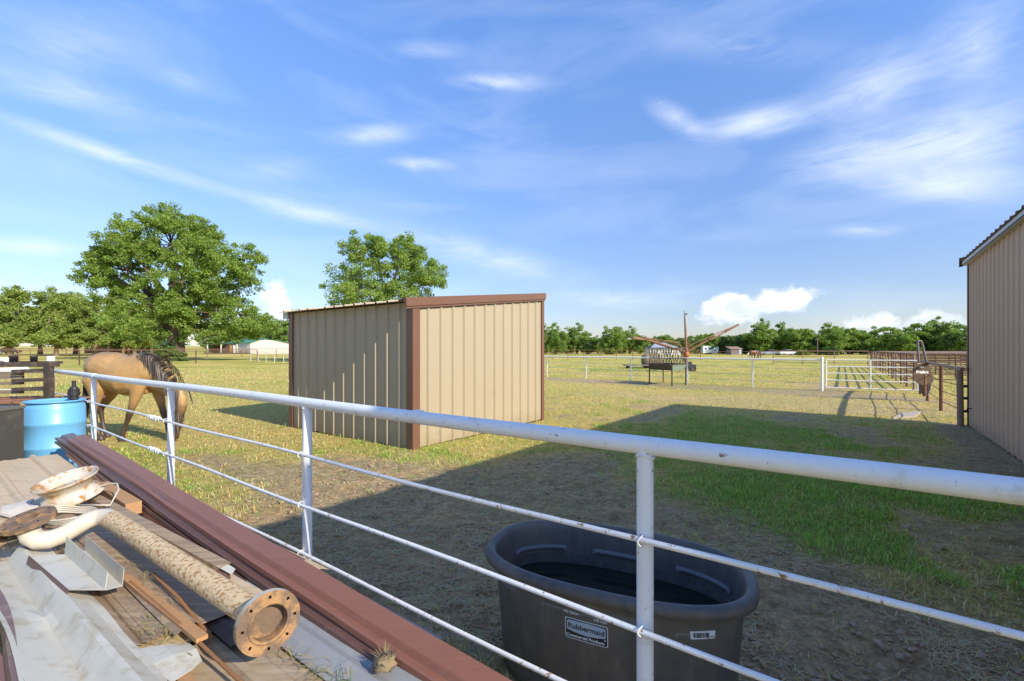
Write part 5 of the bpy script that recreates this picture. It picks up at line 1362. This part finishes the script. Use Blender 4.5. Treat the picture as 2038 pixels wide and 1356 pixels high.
def make_tree(seed, lobes, trunk_h, trunk_r, n_clump, clump_r, per, leaf, lmat, bmat, limbs=9, shell=.45, lean=(0, 0), gap=.38):
    """lobes: list of (x, y, z, rx, ry, rz) ellipsoids; clumps fill them, thicker towards the outside; returns trunk and crown meshes"""
    rg = np.random.default_rng(seed); rd = random.Random(seed)
    vol = np.array([l_[3] * l_[4] * l_[5] for l_ in lobes]); vol = vol ** .75; vol /= vol.sum()
    cs = []
    while len(cs) < n_clump:
        l_ = lobes[rg.choice(len(lobes), p=vol)]
        d = rand_unit(rg, 1)[0] * (shell + (1 - shell) * rg.random() ** .55)
        p = np.array([l_[0] + d[0] * l_[3], l_[1] + d[1] * l_[4], l_[2] + d[2] * l_[5]])
        k = fbm(np.array([p[0] * 1.6 / clump_r * .3 + seed]), np.array([p[2] * 1.6 / clump_r * .3 + p[1] * .2]), 3, seed)[0]
        if k < gap and rg.random() < .85: continue
        cs.append(p)
    cs = np.array(cs)
    V, F, cols = leaf_cloud(rg, cs, clump_r * rg.uniform(.6, 1.3, len(cs)), per, leaf)
    crown = np_mesh('crown', V, F, lmat, cols)
    mb = MB(); top = Vector((lean[0], lean[1], trunk_h))
    path = [Vector((0, 0, -.3)), Vector((0, 0, .15 * trunk_h)), Vector((lean[0] * .3, lean[1] * .3, .5 * trunk_h)), top]
    mb.tube(path, [trunk_r * 1.7, trunk_r * 1.15, trunk_r, trunk_r * .85], 12)
    nodes = []
    for k in range(limbs):                           # limbs to scattered clumps, twigs from the nearest limb
        c = Vector(cs[rd.randrange(len(cs))]); s0 = top if k > 2 else path[2].lerp(top, .5 + .5 * rd.random())
        e = s0.lerp(c, .8); m1 = s0.lerp(e, .35) + Vector((rd.uniform(-.5, .5), rd.uniform(-.5, .5), .12 * (e - s0).length)); m2 = s0.lerp(e, .7) + Vector((rd.uniform(-.4, .4), rd.uniform(-.4, .4), .08 * (e - s0).length))
        mb.tube([s0 - Vector((0, 0, trunk_r)), m1, m2, e], [trunk_r * .55, trunk_r * .36, trunk_r * .2, trunk_r * .06], 7); nodes += [m1, m2, e]
    for c in cs[:: max(1, len(cs) // 90)]:
        c = Vector(c); nd = min(nodes, key=lambda q: (q - c).length)
        if (nd - c).length < 6 * clump_r: mb.tube([nd, nd.lerp(c, .5) + Vector((rd.uniform(-.2, .2), 0, rd.uniform(-.1, .3))), c], [trunk_r * .10, trunk_r * .07, trunk_r * .03], 5)
    return mb.mesh('trunk', bmat), crown
def place_tree(name, label, meshes, x, y, rot=0, sc=1.0, group=None, cat='tree', sink=0):
    z_ = float(rise(np.array([x]), np.array([y]))[0]) - sink
    r_ = thing(name, label, cat, group, loc=(x, y, z_), rotz=rot)
    sc = sc if isinstance(sc, tuple) else (sc,) * 3
    r_.scale = sc
    _put0('trunk', meshes[0], r_); _put0('crown', meshes[1], r_)
    return r_
YO = 66.0; k = YO / FPX
def lobe(px, py, rpx, rpz, dy=0, ry=None, x0=348, Y=YO):
    k = Y / FPX
    return ((px - x0) * k, dy * k, EYE + (HY - py) * k, rpx * k, (ry or rpx) * k, rpz * k)
oak = make_tree(11, [lobe(345, 545, 130, 110, 0, 120), lobe(335, 480, 90, 62, 0, 90), lobe(440, 545, 75, 75, 0, 70), lobe(225, 540, 62, 60, 10, 60), lobe(410, 625, 95, 62, 0, 80), lobe(320, 640, 90, 45, -20, 80), lobe(176, 548, 44, 24, 10, 40), lobe(205, 520, 40, 30, 0, 40), lobe(270, 450, 40, 26, 0, 40), lobe(400, 470, 48, 36, 0, 40), lobe(240, 600, 50, 30, 0, 40), lobe(515, 650, 30, 26, 0, 40), lobe(485, 530, 38, 50, 0, 40), lobe(345, 440, 42, 34, 0, 40), lobe(480, 640, 50, 40, 0, 50), lobe(250, 490, 50, 45, 0, 50)],
                4.2, 1.15, 1250, .82, 105, .155, M['leaf_oak'], M['trunk'], 16, .25, (.2, 0), .42)
x_ = (348 - CX) * k; place_tree('broad_tree', 'huge spreading green tree beyond the rusty fence at left', oak, x_, YO)
vine = make_tree(12, [(0, -.3, .9, 1.7, 1.6, .9), (.2, -.5, 2.0, 1.1, 1.1, 1.8), (2.2, -1, .5, 1.6, 1.2, .6), (-2, -1, .5, 1.2, 1.2, .5)], .5, .1, 60, .5, 70, .15, M['leaf_dark'], M['trunk'], 3, .2)
place_tree('shrub', 'leafy vine and weeds growing round the big tree trunk', vine, x_, YO - 1.4, cat='shrub')
Y2 = 58.0; x2 = (765 - CX) * Y2 / FPX
l2_ = lambda px, py, rx_, rz_, dy=0, ry=None: lobe(px, py, rx_, rz_, dy, ry, 765, Y2)
t2 = make_tree(17, [l2_(765, 530, 85, 60), l2_(720, 495, 45, 35), l2_(775, 490, 42, 30), l2_(840, 545, 52, 38), l2_(682, 560, 46, 34), l2_(760, 600, 110, 40), l2_(815, 500, 38, 34)], 5.0, .45, 480, .75, 105, .135, M['leaf_light'], M['trunk'], 14, .2, (0, 0), .40)
place_tree('leafy_tree', 'tall light green tree rising behind the cream shed', t2, x2, Y2)
pv = []
for s_ in range(3):
    rd = random.Random(40 + s_)
    lb = [(rd.uniform(-1.4, 1.4), rd.uniform(-1.4, 1.4), 4.2 + 1.9 * j + rd.uniform(-.5, .5), 4.2 - .36 * j, 4.2 - .36 * j, 1.9) for j in range(5)]
    pv.append(make_tree(50 + s_, lb, 10.0, .32, 230, .95, 80, .22, M['leaf_pine'], M['trunk_pine'], 14, .3, (.3, 0), .36))
pines = [(-45, 96, 1.00, 'first pine at the left edge of the row'), (20, 100, 1.06, 'tall pine at the left end of the row'), (80, 104, 1.05, 'second pine of the row near the left edge'), (112, 97, .92, 'third pine from the left in the row'), (150, 106, 1.0, 'fourth pine of the row, yellow green crown'), (190, 98, .90, 'fifth pine of the row before the green roofed house'), (238, 106, .95, 'sixth pine of the row beside the house porch'), (268, 100, .82, 'pine just left of the big tree'), (302, 112, .85, 'pine standing behind the big tree crown')]
for i, (px, Y_, s_, lb) in enumerate(pines):
    place_tree('pine_tree', lb, pv[i % 3], (px - CX) * Y_ / FPX, Y_, i * 1.3, (s_, s_, s_ * 1.08), 'pine row at the left')
fv = []
for s_ in range(5):
    rd = random.Random(60 + s_); lb = [(0, 0, 4.4, 3.6, 3.6, 3.4), (0, 0, 2.0, 3.2, 3.2, 1.9)]
    for j in range(6):
        q = rd.uniform(0, 6.28); lb.append((2.3 * math.cos(q), 2.3 * math.sin(q), rd.uniform(1.8, 6.8), rd.uniform(1.6, 2.5), rd.uniform(1.5, 2.3), rd.uniform(1.2, 1.9)))
    if s_ % 2: lb.append((rd.uniform(-1, 1), 0, 8.0, 1.6, 1.6, 1.5))
    fv.append(make_tree(70 + s_, lb, 2.6, .26, 150, .80, 70, .21, M['leaf_far'] if s_ not in (2,) else M['leaf_dark'], M['trunk'], 9, .4, (0, 0), .34))
rd = random.Random(77)
named = [(1218, 146, 1.22, 0, 'tallest round topped tree in the right tree line'), (1516, 142, 1.22, 1, 'bright tall tree behind the grazing horses'), (1553, 148, 1.10, 3, 'bright tree just right of the tall tree behind the horses'), (1483, 150, 1.0, 2, 'dark tree left of the bright tall tree'), (1405, 152, 1.0, 4, 'dark green tree behind the white camper'), (1440, 156, .95, 2, 'dark tree between camper and grey shed'), (1690, 150, 1.15, 4, 'pale crowned tree left of the pens'), (1870, 138, 1.25, 1, 'tall light tree beside the barn wall'), (1105, 150, 1.1, 3, 'bushy tree in the tree line at the shed corner')]
for px, Y_, s_, v_, lb in named:
    place_tree('field_tree', lb, fv[v_], (px - CX) * Y_ / FPX, Y_, rd.uniform(0, 6), (s_ * .98, s_ * .98, s_), 'right tree line')
for px in list(range(1085, 1345, 21)):
    Y_ = 160 + rd.uniform(-9, 14); s_ = rd.choice((.7, .85, .95, 1.05, 1.25)) * rd.uniform(.93, 1.07)
    place_tree('field_tree', 'green tree in the thick tree line left of the horse walker', fv[rd.choice((0, 1, 3, 4))], (px - CX) * Y_ / FPX, Y_, rd.uniform(0, 6), (s_ * 1.1, s_ * 1.1, s_), 'tree line left of the walker')
for px in list(range(1330, 1660, 27)):
    Y_ = 178 + rd.uniform(-8, 14); s_ = rd.uniform(.8, 1.02)
    place_tree('field_tree', 'darker tree in the back of the tree line beyond the horses', fv[rd.choice((2, 0, 4))], (px - CX) * Y_ / FPX, Y_, rd.uniform(0, 6), (s_ * 1.15, s_ * 1.15, s_), 'tree line beyond the horses')
for px in list(range(1590, 2130, 21)):
    Y_ = 140 + rd.uniform(-8, 12); s_ = rd.choice((.68, .85, .95, 1.08, 1.28)) * rd.uniform(.93, 1.07)
    place_tree('field_tree', 'green tree in the dense tree line behind the rusty pens', fv[rd.choice((0, 1, 2, 3, 4))], (px - CX) * Y_ / FPX, Y_, rd.uniform(0, 6), (s_ * 1.15, s_ * 1.15, s_), 'tree line behind the pens')
for px, Y_, s_, lb in ((1598, 125, .34, 'small round bush in the pasture right of the white truck'), (1655, 126, .48, 'larger round bush before the tree line right of the truck')):
    place_tree('bush', lb, fv[0 if s_ < .4 else 2], (px - CX) * Y_ / FPX, Y_, 1, (s_ * 1.25, s_ * 1.25, s_ * .85), cat='bush', sink=.5)
for px, Y_, s_, lb in ((470, 150, 1.25, 'tree behind the green roofed white barn, left of its ridge'), (532, 156, 1.45, 'tree behind the right end of the white barn'), (580, 152, 1.5, 'pale tree peeping past the shed corner'), (420, 160, 1.2, 'tree behind the porch of the white barn')):
    place_tree('field_tree', lb, fv[rd.choice((1, 3))], (px - CX) * Y_ / FPX, Y_, rd.uniform(0, 6), s_, 'trees behind the white barn')

# ------------------------------------------------------------------ far buildings
def gz_far(x, y): return float(rise(np.array([x]), np.array([y]))[0])
def bld_root(name, label, cat, x, y): return thing(name, label, cat, loc=(x, y, gz_far(x, y)))
# white metal barn with a green roof and a porch on its left
YB = 122.0; kb = YB / FPX
X0, X1, XR = (498 - CX) * kb, (585 - CX) * kb, (530 - CX) * kb; zb0 = gz_far(X0, YB)
wbn = bld_root('metal_building', 'white metal building with a green roof and open porch', 'building', X0, YB)
ez, rz = zb0 + 2.9, zb0 + 4.35
mb = MB(); g0 = [Vector((X0, YB, zb0)), Vector((X1, YB, zb0)), Vector((X1, YB, ez - .2)), Vector((XR, YB, rz)), Vector((X0, YB, ez))]
g1 = [p + Vector((-11, 6, 0)) for p in g0]; mb.add(g0 + g1, [(0, 1, 2, 3, 4), (9, 8, 7, 6, 5), (0, 4, 9, 5), (2, 1, 6, 7)]); mb.build('wall', M['metalwall'], wbn)
XP = (440 - CX) * kb
mb = MB(); e0, e1 = Vector((X0 - .3, YB - .3, ez + .06)), Vector((XR, YB - .3, rz + .08)); bk = Vector((-11, 6.4, 0))
mb.slab([[e0, e1], [e0 + bk, e1 + bk]], .12)
e2 = Vector((X1 + .3, YB - .3, ez - .2)); mb.slab([[e1, e2], [e1 + bk, e2 + bk]], .12); rf = mb.build('roof', M['roof_green'], wbn)
MB().box(Vector((XR - 4.2, YB + 2.4, rz + .5)), (.9, .9, .9)).build('cupola', M['metalwall'], rf)
for px in (413, 440, 472): MB().box(Vector(((px - CX) * kb, YB, zb0 + 1.3)), (.2, .2, 2.6)).build('porch_post', M['metalwall'], wbn)
MB().box(Vector(((455 - CX) * kb - .6, YB + 3.4, zb0 + 1.35)), (12.2, .15, 2.7)).build('porch_wall', M['shade_wood'], wbn)
MB().slab([[Vector(((408 - CX) * kb, YB - .2, zb0 + 2.5)), Vector((XP, YB - .2, zb0 + 2.62))], [Vector(((408 - CX) * kb, YB + 3.6, zb0 + 2.6)), Vector((XP, YB + 3.6, zb0 + 2.75))]], .1).build('roof', M['shade_wood'], wbn)
MB().box(Vector(((453 - CX) * kb, YB + 3.28, zb0 + 1.25)), (.95, .1, 2.1)).build('door', M['far_white'], wbn)
MB().box(Vector(((447 - CX) * kb - .3, YB + 3.28, zb0 + 1.3)), (.7, .1, 1.9)).build('door', M['wood'], wbn)
for px in range(410, 500, 9): MB().box(Vector(((px - CX) * kb, YB - .6, zb0 + .35)), (.12, .12, .75)).build('deck_rail_post', M['shade_wood'], wbn)
MB().box(Vector(((454 - CX) * kb, YB - .6, zb0 + .74)), (11.6, .12, .1)).build('deck_rail', M['shade_wood'], wbn)
MB().box(Vector(((454 - CX) * kb, YB - .1, zb0 + .2)), (11.6, 1.0, .3)).build('deck', M['shade_wood'], wbn)
# house under the pines with a carport
YH = 128.0; kh = YH / FPX
def hx(px): return (px - CX) * kh
hz = gz_far(hx(200), YH)
ho = bld_root('house', 'low brick house with dark green roof behind the pines', 'house', hx(210), YH)
MB().box(Vector((hx(215), YH + 4, hz + 1.3)), (hx(262) - hx(168), 8, 2.6)).build('wall', M['house_wall'], ho)
mb = MB(); mb.slab([[Vector((hx(158), YH - 3, hz + 2.45)), Vector((hx(268), YH - 3, hz + 2.45))], [Vector((hx(172), YH + 4, hz + 4.2)), Vector((hx(256), YH + 4, hz + 4.2))], [Vector((hx(158), YH + 11, hz + 2.45)), Vector((hx(268), YH + 11, hz + 2.45))]], .15); mb.build('roof', M['roof_green'], ho)
for px in (172, 205, 232, 262): MB().box(Vector((hx(px), YH - 2.7, hz + 1.25)), (.35, .35, 2.5)).build('porch_post', M['wood'] if px in (205, 262) else M['shade_wood'], ho)
for px in (182, 214, 245):
    w_ = MB().box(Vector((hx(px), YH - .03, hz + 1.5)), (1.6, .1, 1.3)).build('window', M['far_white'], ho)
    MB().box(Vector((hx(px), YH - .09, hz + 1.5)), (1.4, .06, 1.1)).build('pane', M['glass'], w_)
MB().box(Vector((hx(228), YH - .05, hz + 1.05)), (1.0, .12, 2.1)).build('door', M['shade_wood'], ho)
cp = bld_root('carport', 'open carport with green roof beside the low brick house', 'carport', hx(310), YH)
for px in (268, 288, 312, 334): MB().box(Vector((hx(px), YH - 2, hz + 1.25)), (.3, .3, 2.5)).build('post', M['wood'] if px == 268 else M['shade_wood'], cp)
MB().box(Vector((hx(302), YH + 6, hz + 1.3)), (hx(337) - hx(266), .2, 2.6)).build('back_wall', M['shade_wood'], cp)
MB().slab([[Vector((hx(264), YH - 3, hz + 2.5)), Vector((hx(340), YH - 3, hz + 2.5))], [Vector((hx(272), YH + 2, hz + 3.9)), Vector((hx(332), YH + 2, hz + 3.9))], [Vector((hx(264), YH + 8, hz + 2.5)), Vector((hx(340), YH + 8, hz + 2.5))]], .15).build('roof', M['roof_green'], cp)
def car(x, y, rot, label, mat, truck=False, name='parked_car'):
    z0 = gz_far(x, y); r_ = thing(name, label, 'truck' if truck else 'car', loc=(x, y, z0), rotz=rot)
    R = Matrix.Rotation(rot, 4, 'Z'); T = Matrix.Translation((x, y, z0)) @ R
    L = 5.4 if truck else 4.6
    prof = [(-L / 2, .5), (-L / 2, .95), (-L / 2 + .1, 1.02), (-L / 2 + (1.7 if truck else .9), 1.04), (L / 2 - 1.4, 1.04), (L / 2 - .15, .95), (L / 2, .75), (L / 2, .45), (L / 2 - .2, .35), (-L / 2 + .2, .35)]
    mb = MB(); rings = [[T @ Vector((px_, yy * (1 - .06 * (pz > .9)), pz)) for px_, pz in prof] for yy in (-.9, -.86, .86, .9)]
    mb.loft(rings[1:3] if False else rings, True, False); mb.build('body', mat, r_)
    c0, c1, c2, c3 = ((-.9, -.7, .7, 1.35) if truck else (-1.7, -1.1, .45, 1.2))
    mb = MB(); mb.loft([[T @ Vector((px_, yy, pz)) for px_, pz in ((c0, 1.03), (c1, 1.56), (c2, 1.56), (c3, 1.03))] for yy in (-.78, .78)], True, False); mb.build('cabin', M['glass'], r_)
    MB().loft([[T @ Vector((px_, yy, pz)) for px_, pz in ((c1 - .05, 1.55), (c1, 1.60), (c2, 1.60), (c2 + .05, 1.55))] for yy in (-.76, .76)], True, False).build('roof', mat, r_)
    for px_ in (-L / 2 + .95, L / 2 - .95):
        for yy in (-.88, .88):
            wh = MB().lathe([(0, -.1), (.28, -.1), (.34, -.06), (.34, .06), (.28, .1), (0, .1)], 16, T @ Matrix.Translation((px_, yy, .34)) @ Matrix.Rotation(math.pi / 2, 4, 'X')).build('wheel', M['rubber'], r_)
            MB().lathe([(0, .12 * (1 if yy < 0 else -1)), (.2, .11 * (1 if yy < 0 else -1))], 12, T @ Matrix.Translation((px_, yy, .34)) @ Matrix.Rotation(math.pi / 2, 4, 'X')).build('hub', M['carsilver'], wh)
    return r_
car(hx(295), YH + 1, .2, 'silver car parked in the left half of the carport', M['carsilver'])
car(hx(322), YH + 1.5, .1, 'pale car parked in the right half of the carport', M['carwhite'])
car(hx(10), YH - 4, .1, 'dark car parked under the pines at the far left', M['cardark'])
car(hx(42), YH - 3, .2, 'dark car under the pines nearer the house', M['cardark'])
YT = 128.0
car((1567 - CX) * YT / FPX, YT, .1, 'white pickup truck parked before the far tree line', M['carwhite'], True, 'pickup_truck')
car((1546 - CX) * YT / FPX, YT + 3, 2.9, 'pale old truck left of the white pickup', M['carsilver'], True, 'pickup_truck')
# camper and grey shed
YR = 150.0; xr = (1411 - CX) * YR / FPX; zz = gz_far(xr, YR)
rv = thing('camper', 'long white camper trailer parked before the tree line', 'camper', loc=(xr, YR, zz))
mb = MB(); pf = [(-2.4, .5), (-2.4, 2.7), (.6, 2.75), (.9, 2.3), (2.2, 1.9), (2.35, 2.5), (2.6, 2.5), (2.6, .8), (2.0, .5)]
mb.loft([[Vector((xr + a_, YR + yy, zz + b_)) for a_, b_ in pf] for yy in (-1.2, 1.2)], True, False); mb.build('body', M['carwhite'], rv)
for a_, b_, w_ in ((-1.6, 1.8, .6), (-.3, 1.9, .8), (.4, 1.9, .4), (1.4, 1.4, .4)): MB().box((xr + a_, YR - 1.22, zz + b_), (w_, .05, .45)).build('window', M['glass'], rv)
for a_ in (-.8, .1): MB().lathe([(0, -.12), (.36, -.12), (.36, .12), (0, .12)], 14, Matrix.Translation((xr + a_, YR - 1.05, zz + .36)) @ Matrix.Rotation(math.pi / 2, 4, 'X')).build('wheel', M['rubber'], rv)
YS = 140.0; xs_ = (1461 - CX) * YS / FPX; zz = gz_far(xs_, YS)
gs = thing('old_shed', 'small grey timber shed before the dark trees', 'shed', loc=(xs_, YS, zz))
MB().box((xs_, YS, zz + .9), (3.3, 3, 1.8)).build('wall', surf('grey boards', (.20, .17, .17), .9, .2, 2), gs)
MB().slab([[Vector((xs_ - 1.9, YS - 1.8, zz + 1.8)), Vector((xs_ + 1.9, YS - 1.8, zz + 1.8))], [Vector((xs_ - 1.9, YS + 1.8, zz + 2.5)), Vector((xs_ + 1.9, YS + 1.8, zz + 2.5))]], .1).build('roof', M['rusty_pale'], gs)
MB().box((xs_ + 1.1, YS - 1.53, zz + .85), (.7, .06, 1.6)).build('door', M['galv'], gs)
YG = 118.0; xs_ = (1336 - CX) * YG / FPX; zz = gz_far(xs_, YG)
gb = thing('grey_outbuilding', 'grey roofed outbuilding seen through the horse walker', 'outbuilding', loc=(xs_, YG, zz))
MB().box((xs_ - 1.5, YG + 2, zz + .9), (8.0, 4, 1.8)).build('wall', M['metalwall'], gb)
MB().slab([[Vector((xs_ - 5.8, YG - .3, zz + 1.8)), Vector((xs_ + 2.8, YG - .3, zz + 1.8))], [Vector((xs_ - 3.4, YG + 2, zz + 3.4)), Vector((xs_ - 1.2, YG + 2, zz + 3.4))], [Vector((xs_ - 5.8, YG + 4.3, zz + 1.8)), Vector((xs_ + 2.8, YG + 4.3, zz + 1.8))]], .1).build('roof', M['galv'], gb)
for o_ in (-4.2, -1.0): MB().box((xs_ + o_, YG - .06, zz + .9), (1.6, .1, 1.5)).build('door', M['galv'], gb)
YP = 130.0; xp = (1627 - CX) * YP / FPX
up_ = thing('utility_pole', 'thin wooden utility pole before the tree line', 'utility pole', loc=(xp, YP, 0))
MB().tube([Vector((xp, YP, -.2)), Vector((xp, YP, 5.2))], .12, 8).build('pole', M['wood_grey'], up_)
MB().box((xp, YP, 4.9), (1.4, .12, .12)).build('crossarm', M['wood_grey'], up_)
# far horses, sharing the grazing body
M['bay'] = coat('bay coat', (.17, .055, .022), (.02, .014, .012), 0); M['chest'] = coat('dark bay coat', (.10, .032, .018), (.02, .012, .01), 0); M['whitecoat'] = coat('white coat', (.68, .66, .60), (.5, .48, .44), 0)
for px, py, rot, mt, lb in ((1498, 713.5, .1, 'bay', 'bay horse grazing far off, leftmost of three'), (1508, 713, .25, 'chest', 'dark bay horse grazing far off between two others'), (1514, 714.2, math.pi - .1, 'whitecoat', 'white horse standing far off beside the bay horses')):
    pt = P(px, py + .4, 0); Yh = 82.0
    xh = (px - CX) * Yh / FPX
    r_ = thing('far_horse', lb, 'horse', 'horses far off in the right pasture', loc=(xh + (1.2 if rot > 1 else -.4), Yh + (rot if rot < 1 else .8) * 4, gz_far(xh, Yh)), rotz=rot)
    me = HB.copy(); me.materials.clear(); me.materials.append(M[mt]); _put0('horse_skin', me, r_)
